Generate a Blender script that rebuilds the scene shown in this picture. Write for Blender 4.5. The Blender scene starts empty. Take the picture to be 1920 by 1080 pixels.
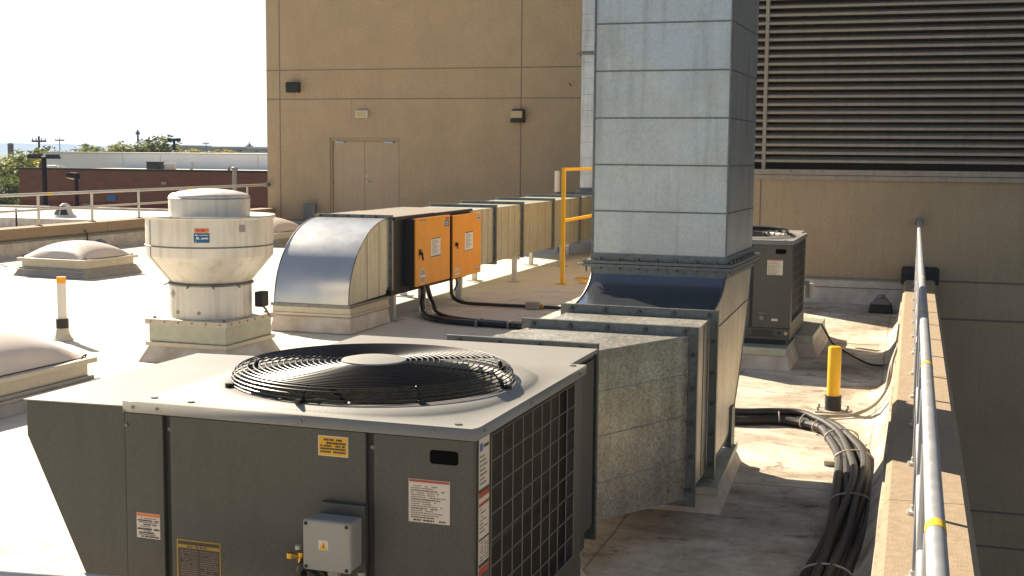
import bpy, math, random
from mathutils import Vector, Matrix
R = math.radians
PI = math.pi
random.seed(7)
scene = bpy.context.scene
C = scene.collection

# ------------------------------------------------------------------ mesh builder
class MB:
    def __init__(s):
        s.v = []; s.f = []; s.m = []; s.sm = []
    def face(s, pts, m=0, sm=False):
        b = len(s.v); s.v += [tuple(p) for p in pts]
        s.f.append(tuple(range(b, b + len(pts)))); s.m.append(m); s.sm.append(sm)
    def box(s, x0, x1, y0, y1, z0, z1, m=0):
        b = len(s.v)
        s.v += [(x0,y0,z0),(x1,y0,z0),(x1,y1,z0),(x0,y1,z0),(x0,y0,z1),(x1,y0,z1),(x1,y1,z1),(x0,y1,z1)]
        for q in ((0,3,2,1),(4,5,6,7),(0,1,5,4),(1,2,6,5),(2,3,7,6),(3,0,4,7)):
            s.f.append(tuple(b+i for i in q)); s.m.append(m); s.sm.append(False)
    def frust(s, a, b_, z0, z1, m=0):
        """a,b_ = (x0,x1,y0,y1) rectangles at z0 and z1"""
        b = len(s.v)
        s.v += [(a[0],a[2],z0),(a[1],a[2],z0),(a[1],a[3],z0),(a[0],a[3],z0),(b_[0],b_[2],z1),(b_[1],b_[2],z1),(b_[1],b_[3],z1),(b_[0],b_[3],z1)]
        for q in ((0,3,2,1),(4,5,6,7),(0,1,5,4),(1,2,6,5),(2,3,7,6),(3,0,4,7)):
            s.f.append(tuple(b+i for i in q)); s.m.append(m); s.sm.append(False)
    def hexa(s, p, m=0):
        b = len(s.v); s.v += [tuple(q) for q in p]
        for q in ((0,3,2,1),(4,5,6,7),(0,1,5,4),(1,2,6,5),(2,3,7,6),(3,0,4,7)):
            s.f.append(tuple(b+i for i in q)); s.m.append(m); s.sm.append(False)
    def prism(s, pts, ax, a, b, m=0, sm=False, mcap=None):
        n = len(pts); k = len(s.v)
        def P(p, t):
            return {'x': (t, p[0], p[1]), 'y': (p[0], t, p[1]), 'z': (p[0], p[1], t)}[ax]
        s.v += [P(p, a) for p in pts] + [P(p, b) for p in pts]
        area = sum(pts[i][0]*pts[(i+1)%n][1]-pts[(i+1)%n][0]*pts[i][1] for i in range(n))
        flip = (area > 0) != (ax == 'y')
        if b < a: flip = not flip
        c0 = tuple(k+i for i in range(n)); c1 = tuple(k+n+i for i in range(n))
        if mcap is None: mcap = m
        s.f.append(c0[::-1] if flip else c0); s.m.append(mcap); s.sm.append(False)
        s.f.append(c1 if flip else c1[::-1]); s.m.append(mcap); s.sm.append(False)
        for i in range(n):
            j = (i+1) % n
            q = (k+i, k+j, k+n+j, k+n+i)
            s.f.append(q if flip else q[::-1]); s.m.append(m); s.sm.append(sm)
    def tube(s, pts, r, n=8, m=0, closed=False, caps=True):
        pts = [Vector(p) for p in pts]; N = len(pts); k = len(s.v); up = None
        rr = r if isinstance(r, (list, tuple)) else [r]*N
        for i, p in enumerate(pts):
            if closed: t = pts[(i+1) % N]-pts[i-1]
            else: t = pts[min(i+1, N-1)]-pts[max(i-1, 0)]
            t.normalize()
            if up is None:
                up = Vector((0,0,1)) if abs(t.z) < .9 else Vector((1,0,0))
            u = up - t*up.dot(t)
            if u.length < 1e-4: u = Vector((1,0,0)) - t*t.x
            u.normalize(); w = t.cross(u); up = u
            for j in range(n):
                a = 2*PI*j/n; s.v.append(tuple(p + u*math.cos(a)*rr[i] + w*math.sin(a)*rr[i]))
        L = N if closed else N-1
        for i in range(L):
            i2 = (i+1) % N
            for j in range(n):
                j2 = (j+1) % n
                s.f.append((k+i*n+j, k+i*n+j2, k+i2*n+j2, k+i2*n+j)); s.m.append(m); s.sm.append(n > 5)
        if caps and not closed:
            s.f.append(tuple(k+j for j in range(n))[::-1]); s.m.append(m); s.sm.append(False)
            s.f.append(tuple(k+(N-1)*n+j for j in range(n))); s.m.append(m); s.sm.append(False)
    def lathe(s, prof, cx=0, cy=0, n=48, m=0, sm=True):
        """prof = [(r,z)..]; each span gets its own verts so edges stay crisp unless merged by shade"""
        k = len(s.v)
        for (r, z) in prof:
            for j in range(n):
                a = 2*PI*j/n; s.v.append((cx+r*math.cos(a), cy+r*math.sin(a), z))
        for i in range(len(prof)-1):
            for j in range(n):
                j2 = (j+1) % n
                s.f.append((k+i*n+j, k+i*n+j2, k+(i+1)*n+j2, k+(i+1)*n+j)); s.m.append(m); s.sm.append(sm)
    def disc(s, cx, cy, z, r, n=32, m=0):
        s.face([(cx+r*math.cos(2*PI*j/n), cy+r*math.sin(2*PI*j/n), z) for j in range(n)], m)
    def cyl(s, cx, cy, z0, z1, r, n=16, m=0):
        s.lathe([(r, z0), (r, z1)], cx, cy, n, m); s.disc(cx, cy, z1, r, n, m)
    def bolt(s, p, ax, r=.008, h=.006, m=0):
        p = Vector(p); d = {'x': Vector((1,0,0)), 'y': Vector((0,-1,0)), 'z': Vector((0,0,1))}[ax]
        s.tube([p, p+d*h], r, 6, m)
    def build(s, name, mats, parent=None, bevel=0, sharp=35):
        me = bpy.data.meshes.new(name); me.from_pydata(s.v, [], s.f)
        if not isinstance(mats, (list, tuple)): mats = [mats]
        for mt in mats: me.materials.append(mt)
        me.polygons.foreach_set('material_index', s.m)
        me.polygons.foreach_set('use_smooth', s.sm)
        me.update()
        if any(s.sm):
            try: me.set_sharp_from_angle(angle=R(sharp))
            except Exception: pass
        o = bpy.data.objects.new(name, me); C.objects.link(o)
        if parent: o.parent = parent
        if bevel:
            md = o.modifiers.new('bevel', 'BEVEL'); md.width = bevel; md.segments = 2; md.limit_method = 'ANGLE'; md.angle_limit = R(40)
            md.harden_normals = True
            me.polygons.foreach_set('use_smooth', [True]*len(me.polygons))
            try: me.set_sharp_from_angle(angle=R(sharp))
            except Exception: pass
        return o

def tag(o, label=None, cat=None, group=None, kind=None):
    if label: o['label'] = label
    if cat: o['category'] = cat
    if group: o['group'] = group
    if kind: o['kind'] = kind
    return o
def thing(name, label, cat, loc=(0,0,0), rz=0, group=None):
    o = bpy.data.objects.new(name, None); o.empty_display_size = .2; C.objects.link(o)
    o.location = loc; o.rotation_euler = (0,0,rz)
    return tag(o, label, cat, group)
def copy_tree(o, parent=None):
    c = o.copy(); C.objects.link(c)
    if parent is not None: c.parent = parent
    for ch in [x for x in C.objects if x.parent == o]: copy_tree(ch, c)
    return c
def spline(pts, n=8):
    P = [Vector(p) for p in pts]; out = []
    for i in range(len(P)-1):
        a = P[max(i-1,0)]; b = P[i]; c = P[i+1]; d = P[min(i+2,len(P)-1)]
        for j in range(n):
            t = j/n
            out.append(.5*((2*b)+(c-a)*t+(2*a-5*b+4*c-d)*t*t+(-a+3*b-3*c+d)*t**3))
    out.append(P[-1]); return out

# ------------------------------------------------------------------ materials
def mat(name, col=(.5,.5,.5), rough=.6, metal=0.0, var=0.0, vscale=8.0, spec=.5, bump=0.0, bscale=60.0, rvar=0.0, tint=None, coat=0, grain=0.0, gscale=60.0, streak=0.0):
    m = bpy.data.materials.new(name); m.use_nodes = True
    nt = m.node_tree; N = nt.nodes; L = nt.links; b = N['Principled BSDF']
    b.inputs['Base Color'].default_value = (*col, 1); b.inputs['Roughness'].default_value = rough
    b.inputs['Metallic'].default_value = metal; b.inputs['Specular IOR Level'].default_value = spec
    if coat: b.inputs['Coat Weight'].default_value = coat
    tc = N.new('ShaderNodeTexCoord')
    if var or rvar:
        no = N.new('ShaderNodeTexNoise'); no.inputs['Scale'].default_value = vscale; no.inputs['Detail'].default_value = 8; no.inputs['Roughness'].default_value = .65
        L.new(tc.outputs['Object'], no.inputs['Vector'])
        if var:
            rp = N.new('ShaderNodeValToRGB'); rp.color_ramp.elements[0].position = .3; rp.color_ramp.elements[1].position = .72
            lo = tint if tint else tuple(c*(1-var) for c in col); hi = tuple(min(1, c*(1+var*.6)) for c in col)
            rp.color_ramp.elements[0].color = (*lo, 1); rp.color_ramp.elements[1].color = (*hi, 1)
            L.new(no.outputs['Fac'], rp.inputs['Fac']); L.new(rp.outputs['Color'], b.inputs['Base Color'])
        if rvar:
            mr = N.new('ShaderNodeMapRange'); mr.inputs['To Min'].default_value = max(.03, rough-rvar); mr.inputs['To Max'].default_value = rough+rvar
            mr.inputs['From Min'].default_value = .3; mr.inputs['From Max'].default_value = .7
            L.new(no.outputs['Fac'], mr.inputs['Value']); L.new(mr.outputs['Result'], b.inputs['Roughness'])
    def post(fac_out, lo, hi, p0, p1):
        src = b.inputs['Base Color'].links[0].from_socket if b.inputs['Base Color'].links else None
        rg = N.new('ShaderNodeValToRGB'); rg.color_ramp.elements[0].position = p0; rg.color_ramp.elements[1].position = p1
        rg.color_ramp.elements[0].color = (lo,lo,lo,1); rg.color_ramp.elements[1].color = (hi,hi,hi,1); L.new(fac_out, rg.inputs['Fac'])
        mg = N.new('ShaderNodeMix'); mg.data_type = 'RGBA'; mg.blend_type = 'MULTIPLY'; mg.inputs['Factor'].default_value = 1
        mg.inputs['A'].default_value = (*col,1)
        if src: L.new(src, mg.inputs['A'])
        L.new(rg.outputs['Color'], mg.inputs['B']); L.new(mg.outputs['Result'], b.inputs['Base Color'])
    if grain:
        ng = N.new('ShaderNodeTexNoise'); ng.inputs['Scale'].default_value = gscale; ng.inputs['Detail'].default_value = 3; ng.inputs['Roughness'].default_value = .8
        L.new(tc.outputs['Object'], ng.inputs['Vector']); post(ng.outputs['Fac'], 1-grain, 1.0, .35, .62)
    if streak:
        ms_ = N.new('ShaderNodeMapping'); ms_.inputs['Scale'].default_value = (11,11,.8); L.new(tc.outputs['Object'], ms_.inputs['Vector'])
        ng = N.new('ShaderNodeTexNoise'); ng.inputs['Scale'].default_value = 1.4; ng.inputs['Detail'].default_value = 7; ng.inputs['Roughness'].default_value = .7
        L.new(ms_.outputs['Vector'], ng.inputs['Vector']); post(ng.outputs['Fac'], 1-streak, 1.0, .3, .55)
    if bump:
        n2 = N.new('ShaderNodeTexNoise'); n2.inputs['Scale'].default_value = bscale; n2.inputs['Detail'].default_value = 4
        L.new(tc.outputs['Object'], n2.inputs['Vector'])
        bp = N.new('ShaderNodeBump'); bp.inputs['Strength'].default_value = bump; bp.inputs['Distance'].default_value = .01
        L.new(n2.outputs['Fac'], bp.inputs['Height']); L.new(bp.outputs['Normal'], b.inputs['Normal'])
    return m

def galv(name, col=(.5,.5,.485), rough=.4, metal=.75, dirt=.25, spangle=.16, scale=45, canning=.35):
    m = mat(name, col, rough, metal); nt = m.node_tree; N = nt.nodes; L = nt.links; b = N['Principled BSDF']
    tc = N['Texture Coordinate']
    vo = N.new('ShaderNodeTexVoronoi'); vo.inputs['Scale'].default_value = scale; L.new(tc.outputs['Object'], vo.inputs['Vector'])
    no = N.new('ShaderNodeTexNoise'); no.inputs['Scale'].default_value = 2.2; no.inputs['Detail'].default_value = 9; no.inputs['Roughness'].default_value = .7
    L.new(tc.outputs['Object'], no.inputs['Vector'])
    # streaks running down
    mp = N.new('ShaderNodeMapping'); mp.inputs['Scale'].default_value = (9, 9, .7); L.new(tc.outputs['Object'], mp.inputs['Vector'])
    st = N.new('ShaderNodeTexNoise'); st.inputs['Scale'].default_value = 1.6; st.inputs['Detail'].default_value = 6; L.new(mp.outputs['Vector'], st.inputs['Vector'])
    bw = N.new('ShaderNodeRGBToBW'); L.new(vo.outputs['Color'], bw.inputs['Color'])
    mx = N.new('ShaderNodeMix'); mx.data_type = 'RGBA'
    mx.inputs['A'].default_value = (*[c*(1-spangle) for c in col], 1); mx.inputs['B'].default_value = (*[min(1,c*(1+spangle)) for c in col], 1)
    L.new(bw.outputs['Val'], mx.inputs['Factor'])
    rp = N.new('ShaderNodeValToRGB'); rp.color_ramp.elements[0].position = .25; rp.color_ramp.elements[0].color = (1-dirt, 1-dirt*1.1, 1-dirt*1.25, 1)
    rp.color_ramp.elements[1].position = .6; rp.color_ramp.elements[1].color = (1,1,1,1); L.new(no.outputs['Fac'], rp.inputs['Fac'])
    rp2 = N.new('ShaderNodeValToRGB'); rp2.color_ramp.elements[0].position = .3; rp2.color_ramp.elements[0].color = (.82,.8,.76,1)
    rp2.color_ramp.elements[1].position = .5; rp2.color_ramp.elements[1].color = (1,1,1,1); L.new(st.outputs['Fac'], rp2.inputs['Fac'])
    m1 = N.new('ShaderNodeMix'); m1.data_type = 'RGBA'; m1.blend_type = 'MULTIPLY'; m1.inputs['Factor'].default_value = 1
    L.new(mx.outputs['Result'], m1.inputs['A']); L.new(rp.outputs['Color'], m1.inputs['B'])
    m2 = N.new('ShaderNodeMix'); m2.data_type = 'RGBA'; m2.blend_type = 'MULTIPLY'; m2.inputs['Factor'].default_value = 1
    L.new(m1.outputs['Result'], m2.inputs['A']); L.new(rp2.outputs['Color'], m2.inputs['B']); L.new(m2.outputs['Result'], b.inputs['Base Color'])
    mr = N.new('ShaderNodeMapRange'); mr.inputs['To Min'].default_value = rough-.07; mr.inputs['To Max'].default_value = rough+.14
    L.new(bw.outputs['Val'], mr.inputs['Value']); L.new(mr.outputs['Result'], b.inputs['Roughness'])
    # gentle oil-canning
    n3 = N.new('ShaderNodeTexNoise'); n3.inputs['Scale'].default_value = 2.4; n3.inputs['Detail'].default_value = 1; L.new(tc.outputs['Object'], n3.inputs['Vector'])
    bp = N.new('ShaderNodeBump'); bp.inputs['Strength'].default_value = canning; bp.inputs['Distance'].default_value = .03
    L.new(n3.outputs['Fac'], bp.inputs['Height']); L.new(bp.outputs['Normal'], b.inputs['Normal'])
    return m

def roof_mat():
    m = mat('roof_membrane', (.72,.7,.66), .75); nt = m.node_tree; N = nt.nodes; L = nt.links; b = N['Principled BSDF']; tc = N['Texture Coordinate']
    geo = N.new('ShaderNodeNewGeometry'); sep = N.new('ShaderNodeSeparateXYZ'); L.new(geo.outputs['Position'], sep.inputs['Vector'])
    def noise(sc, det=8, rough=.65, vec=None, dist=0):
        n = N.new('ShaderNodeTexNoise'); n.inputs['Scale'].default_value = sc; n.inputs['Detail'].default_value = det; n.inputs['Roughness'].default_value = rough
        n.inputs['Distortion'].default_value = dist
        L.new(vec if vec else geo.outputs['Position'], n.inputs['Vector']); return n
    def ramp(f, a, ca, c, cc):
        r = N.new('ShaderNodeValToRGB'); r.color_ramp.elements[0].position = a; r.color_ramp.elements[0].color = (*ca,1)
        r.color_ramp.elements[1].position = c; r.color_ramp.elements[1].color = (*cc,1); L.new(f, r.inputs['Fac']); return r
    def mul(a, bb, fac=None, bl='MULTIPLY'):
        x = N.new('ShaderNodeMix'); x.data_type = 'RGBA'; x.blend_type = bl; x.inputs['Factor'].default_value = 1
        L.new(a, x.inputs['A']); L.new(bb, x.inputs['B'])
        if fac: L.new(fac, x.inputs['Factor'])
        return x.outputs['Result']
    mp = N.new('ShaderNodeMapping'); mp.inputs['Scale'].default_value = (1.25, 1.6, 1); L.new(geo.outputs['Position'], mp.inputs['Vector'])
    big = noise(1.1, 9, .72, mp.outputs['Vector'], .6)
    base = N.new('ShaderNodeRGB'); base.outputs[0].default_value = (.70,.655,.55,1)
    # dirt colour, deepened to carry some of the roof's shade too
    dirt = ramp(big.outputs['Fac'], .36, (.27,.17,.09), .64, (1,1,1))
    fine = ramp(noise(14, 9, .75).outputs['Fac'], .3, (.72,.66,.58), .58, (1,1,1))
    # dirt grows toward the right, strengthened to darken the shaded roof there as well
    mr = N.new('ShaderNodeMapRange'); mr.inputs['From Min'].default_value = -5.0; mr.inputs['From Max'].default_value = -2.0
    mr.inputs['To Min'].default_value = .16; mr.inputs['To Max'].default_value = .8
    L.new(sep.outputs['X'], mr.inputs['Value'])
    c1 = mul(base.outputs[0], dirt.outputs['Color'], mr.outputs['Result'])
    mr2 = N.new('ShaderNodeMapRange'); mr2.inputs['From Min'].default_value = -5.6; mr2.inputs['From Max'].default_value = -2.0
    mr2.inputs['To Min'].default_value = .18; mr2.inputs['To Max'].default_value = .95; L.new(sep.outputs['X'], mr2.inputs['Value'])
    c2 = mul(c1, fine.outputs['Color'], mr2.outputs['Result'])
    # dark scattered water spots
    sp = ramp(noise(2.0, 9, .8, mp.outputs['Vector'], .8).outputs['Fac'], .36, (.2,.13,.07), .45, (1,1,1))
    c3 = mul(c2, sp.outputs['Color'], mr.outputs['Result'])
    # membrane seams: lines across Y and X with wobble
    def seam(axis, period, off, w):
        a = N.new('ShaderNodeMath'); a.operation = 'ADD'; L.new(sep.outputs[axis], a.inputs[0])
        wob = noise(.8, 2, .5); wm = N.new('ShaderNodeMath'); wm.operation = 'MULTIPLY_ADD'; wm.inputs[1].default_value = .05; wm.inputs[2].default_value = off
        L.new(wob.outputs['Fac'], wm.inputs[0]); L.new(wm.outputs[0], a.inputs[1])
        md = N.new('ShaderNodeMath'); md.operation = 'PINGPONG'; md.inputs[1].default_value = period/2; L.new(a.outputs[0], md.inputs[0])
        lt = N.new('ShaderNodeMath'); lt.operation = 'LESS_THAN'; lt.inputs[1].default_value = w; L.new(md.outputs[0], lt.inputs[0]); return lt
    dk = N.new('ShaderNodeRGB'); dk.outputs[0].default_value = (.5,.44,.37,1)
    s1 = seam('Y', 1.83, .35, .008); s2 = seam('X', 1.12, .17, .006)
    mm = N.new('ShaderNodeMath'); mm.operation = 'MAXIMUM'; L.new(s1.outputs[0], mm.inputs[0]); L.new(s2.outputs[0], mm.inputs[1])
    ms = N.new('ShaderNodeMath'); ms.operation = 'MULTIPLY'; L.new(mm.outputs[0], ms.inputs[0])
    mr3 = N.new('ShaderNodeMapRange'); mr3.inputs['From Min'].default_value = -5; mr3.inputs['From Max'].default_value = -1.5; mr3.inputs['To Min'].default_value = .45; mr3.inputs['To Max'].default_value = .8
    L.new(sep.outputs['X'], mr3.inputs['Value']); L.new(mr3.outputs['Result'], ms.inputs[1])
    c4 = mul(c3, dk.outputs[0], ms.outputs[0]); L.new(c4, b.inputs['Base Color'])
    bn = noise(5, 6, .6); bp = N.new('ShaderNodeBump'); bp.inputs['Strength'].default_value = .25; bp.inputs['Distance'].default_value = .02
    L.new(bn.outputs['Fac'], bp.inputs['Height']); L.new(bp.outputs['Normal'], b.inputs['Normal'])
    return m

def brick_mat(name, c1, c2, mortar, sc=1.0):
    m = mat(name, c1, .85); nt = m.node_tree; N = nt.nodes; L = nt.links; b = N['Principled BSDF']; tc = N['Texture Coordinate']
    mp = N.new('ShaderNodeMapping'); mp.inputs['Rotation'].default_value = (R(90),0,0); L.new(tc.outputs['Object'], mp.inputs['Vector'])
    br = N.new('ShaderNodeTexBrick'); br.inputs['Scale'].default_value = sc; br.inputs['Color1'].default_value = (*c1,1); br.inputs['Color2'].default_value = (*c2,1)
    br.inputs['Mortar'].default_value = (*mortar,1); br.inputs['Brick Width'].default_value = .4; br.inputs['Row Height'].default_value = .2; br.inputs['Mortar Size'].default_value = .012
    L.new(mp.outputs['Vector'], br.inputs['Vector']); L.new(br.outputs['Color'], b.inputs['Base Color']); return m

M = {}
M['roof'] = roof_mat()
M['flash'] = mat('white_flashing', (.62,.59,.55), .7, var=.22, vscale=5, tint=(.42,.36,.29), bump=.1, bscale=9)
M['membrane_curb'] = mat('curb_membrane', (.6,.56,.5), .75, var=.25, vscale=4, tint=(.4,.32,.24), bump=.15, bscale=8)
M['eifs'] = mat('tan_stucco', (.50,.385,.25), .92, var=.10, vscale=1.3, grain=.24, gscale=30, streak=.06, bump=.5, bscale=260)
M['eifs_joint'] = mat('stucco_joint', (.2,.155,.125), .9)
M['eifs2'] = mat('tan_stucco_right', (.50,.375,.24), .92, var=.12, vscale=1.1, grain=.24, gscale=50, streak=.08, bump=.5, bscale=260)
M['door'] = mat('door_paint', (.47,.36,.245), .5, var=.05, vscale=3, grain=.12, gscale=30, streak=.1)
M['door_frame'] = mat('door_frame_paint', (.36,.28,.19), .6)
M['coping'] = mat('concrete_coping', (.34,.255,.165), .9, var=.22, vscale=22, bump=.35, bscale=150)
M['coping_side'] = mat('concrete_face', (.3,.26,.18), .9, var=.3, vscale=10, bump=.3, bscale=120)
M['galv'] = galv('galvanised_sheet')
M['galv_tall'] = galv('galvanised_riser', (.58,.61,.645), .36, .86, dirt=.2, spangle=.1, scale=90, canning=.5)
M['galv_side'] = galv('galvanised_spangled', (.53,.51,.445), .36, .72, dirt=.4, spangle=.3, scale=110)
M['galv_flange'] = mat('flange_steel', (.2,.215,.215), .45, .8, var=.35, vscale=30, rvar=.1)
M['bolt'] = mat('weathered_bolt', (.1,.1,.095), .5, .6)
M['galv_train'] = galv('galvanised_run', (.47,.485,.43), .42, .6, dirt=.18, spangle=.12, scale=60)
M['alum'] = galv('spun_aluminium', (.74,.70,.63), .45, .25, dirt=.16, spangle=.02, scale=20)
M['steel'] = mat('galvanised_pipe', (.5,.51,.53), .42, .55, var=.10, vscale=14, rvar=.06)
M['steel_light'] = mat('pale_pipe', (.6,.58,.54), .45, .5, var=.2, vscale=20)
M['zinc_green'] = mat('zinc_curb_face', (.44,.45,.36), .5, .35, var=.15, vscale=12)
M['rtu'] = mat('grey_cabinet_paint_shade', (.092,.09,.076), .5, var=.1, vscale=3, grain=.28, gscale=170, streak=.12, bump=.05, bscale=180)  # cabinet grey darkened, the shade on its sides is in the colour
M['rtu_top_lit'] = mat('grey_cabinet_top_lit', (.29,.277,.245), .48, var=.1, vscale=4, grain=.16, gscale=160, bump=.05, bscale=180)  # same cabinet grey lightened, sunlight on the upper faces put into the colour
M['rtu_dark'] = mat('panel_gap', (.05,.05,.045), .7)
M['coil'] = mat('coil_fins', (.012,.009,.007), .55, .3, var=.5, vscale=60)
M['wire'] = mat('coated_wire', (.2,.19,.165), .45, .3)
M['black'] = mat('black_gloss', (.012,.012,.013), .28)
M['void'] = mat('dark_recess', (.004,.004,.004), .9, spec=.1)
M['fan_dark'] = mat('fan_blade_dark', (.02,.019,.018), .6, var=.4, vscale=9)
M['ring'] = mat('black_coated_ring', (.006,.006,.006), .3, spec=.4)
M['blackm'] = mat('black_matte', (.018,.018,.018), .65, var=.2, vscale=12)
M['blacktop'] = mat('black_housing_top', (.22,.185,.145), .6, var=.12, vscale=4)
M['orange'] = mat('orange_paint', (.78,.30,.004), .45, var=.08, vscale=5)
M['yellow'] = mat('yellow_paint', (.85,.47,.015), .4, var=.12, vscale=14)
M['tape'] = mat('yellow_tape', (.85,.5,.02), .5)
M['amber'] = mat('orange_cap', (.85,.33,.01), .5)
M['white_post'] = mat('white_post', (.66,.63,.58), .5)
M['dome'] = mat('acrylic_dome', (.72,.62,.52), .35, var=.08, vscale=3, coat=.2)
M['sky_frame'] = mat('skylight_frame', (.52,.47,.38), .5, .25, var=.12, vscale=12)
M['sky_curb'] = mat('skylight_curb', (.36,.34,.31), .7, var=.2, vscale=6)
M['louver'] = mat('louver_paint', (.40,.335,.27), .5, var=.12, vscale=4, grain=.2, gscale=40, streak=.2)
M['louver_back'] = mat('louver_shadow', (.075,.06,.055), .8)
M['hose'] = mat('black_hose', (.028,.024,.02), .6, var=.5, vscale=26, bump=.3, bscale=90)
M['tie'] = mat('zip_tie', (.5,.44,.36), .5)
M['cable'] = mat('grey_cable', (.3,.26,.21), .6)
M['conduit'] = mat('grey_conduit', (.33,.30,.25), .55)
M['jbox'] = mat('grey_plastic', (.33,.32,.28), .45, var=.05, vscale=5)
M['brass'] = mat('brass', (.6,.36,.06), .3, .9)
M['st_yellow'] = mat('sticker_yellow', (.78,.42,.01), .5)
M['st_white'] = mat('sticker_white', (.68,.6,.5), .5)
M['st_red'] = mat('sticker_red', (.42,.06,.03), .5)
M['st_orange'] = mat('sticker_orange', (.75,.2,.04), .5)
M['st_blue'] = mat('sticker_blue', (.01,.11,.28), .45)
M['st_brown'] = mat('sticker_brown', (.055,.035,.022), .4)
M['st_gold'] = mat('sticker_gold', (.4,.26,.04), .4)
M['ink'] = mat('sticker_ink', (.06,.05,.05), .6)
M['ink2'] = mat('sticker_ink_pale', (.27,.22,.19), .6)
M['inkw'] = mat('sticker_ink_white', (.7,.7,.68), .6)
M['lens'] = mat('lamp_lens', (.5,.42,.24), .3, var=.15, vscale=60)
M['brick_up'] = brick_mat('brown_brick', (.19,.078,.04), (.16,.062,.032), (.15,.08,.05), .8)
M['brick_lo'] = brick_mat('red_brick', (.17,.032,.017), (.14,.025,.013), (.12,.045,.028), .8)
M['black_coping'] = mat('black_coping', (.01,.01,.012), .6)
M['white_wall'] = mat('white_siding', (.86,.87,.86), .6, var=.06, vscale=.4)
M['gravel_roof'] = mat('pale_roof', (.62,.57,.49), .85, var=.2, vscale=.6)
M['chim'] = mat('chimney_brick', (.13,.06,.045), .85)
M['pole'] = mat('dark_pole', (.012,.009,.009), .7, spec=.2)
M['wood'] = mat('wood_pole', (.09,.06,.05), .85)
M['bark'] = mat('bark', (.07,.05,.035), .9)
M['grass'] = mat('grass_ground', (.12,.15,.035), .95, var=.4, vscale=.3)
M['asphalt'] = mat('asphalt', (.07,.07,.068), .9, var=.2, vscale=.5)
M['pave'] = mat('pale_pavement', (.45,.42,.37), .9, var=.15, vscale=.4)
M['hill'] = mat('hill_ground', (.06,.085,.10), .95, var=.3, vscale=.01)
M['glass'] = mat('dark_glass', (.02,.025,.03), .1, spec=.8)
def leaf(name, col):
    m = mat(name, col, .6); nt = m.node_tree; N = nt.nodes; L = nt.links; b = N['Principled BSDF']
    oi = N.new('ShaderNodeNewGeometry'); no = N.new('ShaderNodeTexNoise'); no.inputs['Scale'].default_value = 1.3; no.inputs['Detail'].default_value = 4
    L.new(oi.outputs['Position'], no.inputs['Vector'])
    rp = N.new('ShaderNodeValToRGB'); rp.color_ramp.elements[0].position = .35; rp.color_ramp.elements[1].position = .65
    rp.color_ramp.elements[0].color = (*[c*.5 for c in col],1); rp.color_ramp.elements[1].color = (*[min(1,c*1.35) for c in col],1)
    L.new(no.outputs['Fac'], rp.inputs['Fac']); L.new(rp.outputs['Color'], b.inputs['Base Color'])
    tr = N.new('ShaderNodeBsdfTranslucent'); L.new(rp.outputs['Color'], tr.inputs['Color']); ms = N.new('ShaderNodeMixShader'); ms.inputs['Fac'].default_value = .5
    L.new(b.outputs[0], ms.inputs[1]); L.new(tr.outputs[0], ms.inputs[2]); L.new(ms.outputs[0], N['Material Output'].inputs['Surface'])
    return m
M['leafA'] = leaf('leaf_green', (.15,.17,.025)); M['leafB'] = leaf('leaf_yellow_green', (.3,.25,.03)); M['leafC'] = leaf('leaf_dark', (.09,.12,.025))

# ------------------------------------------------------------------ labels / stickers
def sticker(parent, name, plane, off, a0, a1, z0, z1, bg, rows=(), header=None, border=None, label=None, extra=None, seed=1):
    """plane 'y': lies on plane y=off facing -y, a = x ; plane 'x': lies on x=off facing +x, a = y."""
    rnd = random.Random(seed); mb = MB(); mats = [bg, M['ink'], M['ink2'], M['inkw']]
    def add(mt):
        if mt not in mats: mats.append(mt)
        return mats.index(mt)
    def rect(u0, u1, w0, w1, d, mi):
        if plane == 'y': mb.box(u0, u1, off-d, off, w0, w1, mi)
        else: mb.box(off, off+d, u0, u1, w0, w1, mi)
    t = .0012
    if border:
        rect(a0, a1, z0, z1, t, add(border)); e = (a1-a0)*.03; rect(a0+e, a1-e, z0+e, z1-e, t+.0008, 0); top = t+.0008
    else:
        rect(a0, a1, z0, z1, t, 0); top = t
    W = a1-a0; Hh = z1-z0
    if header:
        for (f0, f1, mt) in header: rect(a0+W*.015, a1-W*.015, z1-Hh*f1, z1-Hh*f0, top+.0006, add(mt))
    for (fz, hgt, x0, x1, ink) in rows:
        u = a0+W*x0
        while u < a0+W*x1:
            l = rnd.uniform(.02, .075)*W
            l = min(l, a0+W*x1-u)
            if rnd.random() > .08: rect(u, u+l, z1-Hh*(fz+hgt), z1-Hh*fz, top+.0011, ink)
            u += l+W*rnd.uniform(.01,.022)
    if extra: extra(rect, add, a0, a1, z0, z1, top)
    o = mb.build(name, mats, parent)
    if label: o['label'] = label
    return o

# ------------------------------------------------------------------ setting
mb = MB()
nx, ny = 40, 60
# our roof deck as one sheet (L-shaped left part), with its underside
mb.box(-14.35, -.06, -4.0, 27.0, -.35, 0.0)
ro = tag(mb.build('roof_deck', M['roof']), kind='structure')
mb = MB()
mb.prism([(12.6, .004), (14.88, .14), (14.88, .004)], 'x', -2.3, -.07)
tag(mb.build('roof_slope', M['roof']), kind='structure')
# white cant along the right parapet
mb = MB()
prof = [(-.26,.003), (-.22,.010), (-.16,.05), (-.105,.14), (-.085,.34), (-.07,.34), (-.07,.003)]
mb.prism(prof, 'y', -3.9, 14.86, sm=True)
tag(mb.build('roof_edge_upstand', M['roof']), kind='structure')
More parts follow.
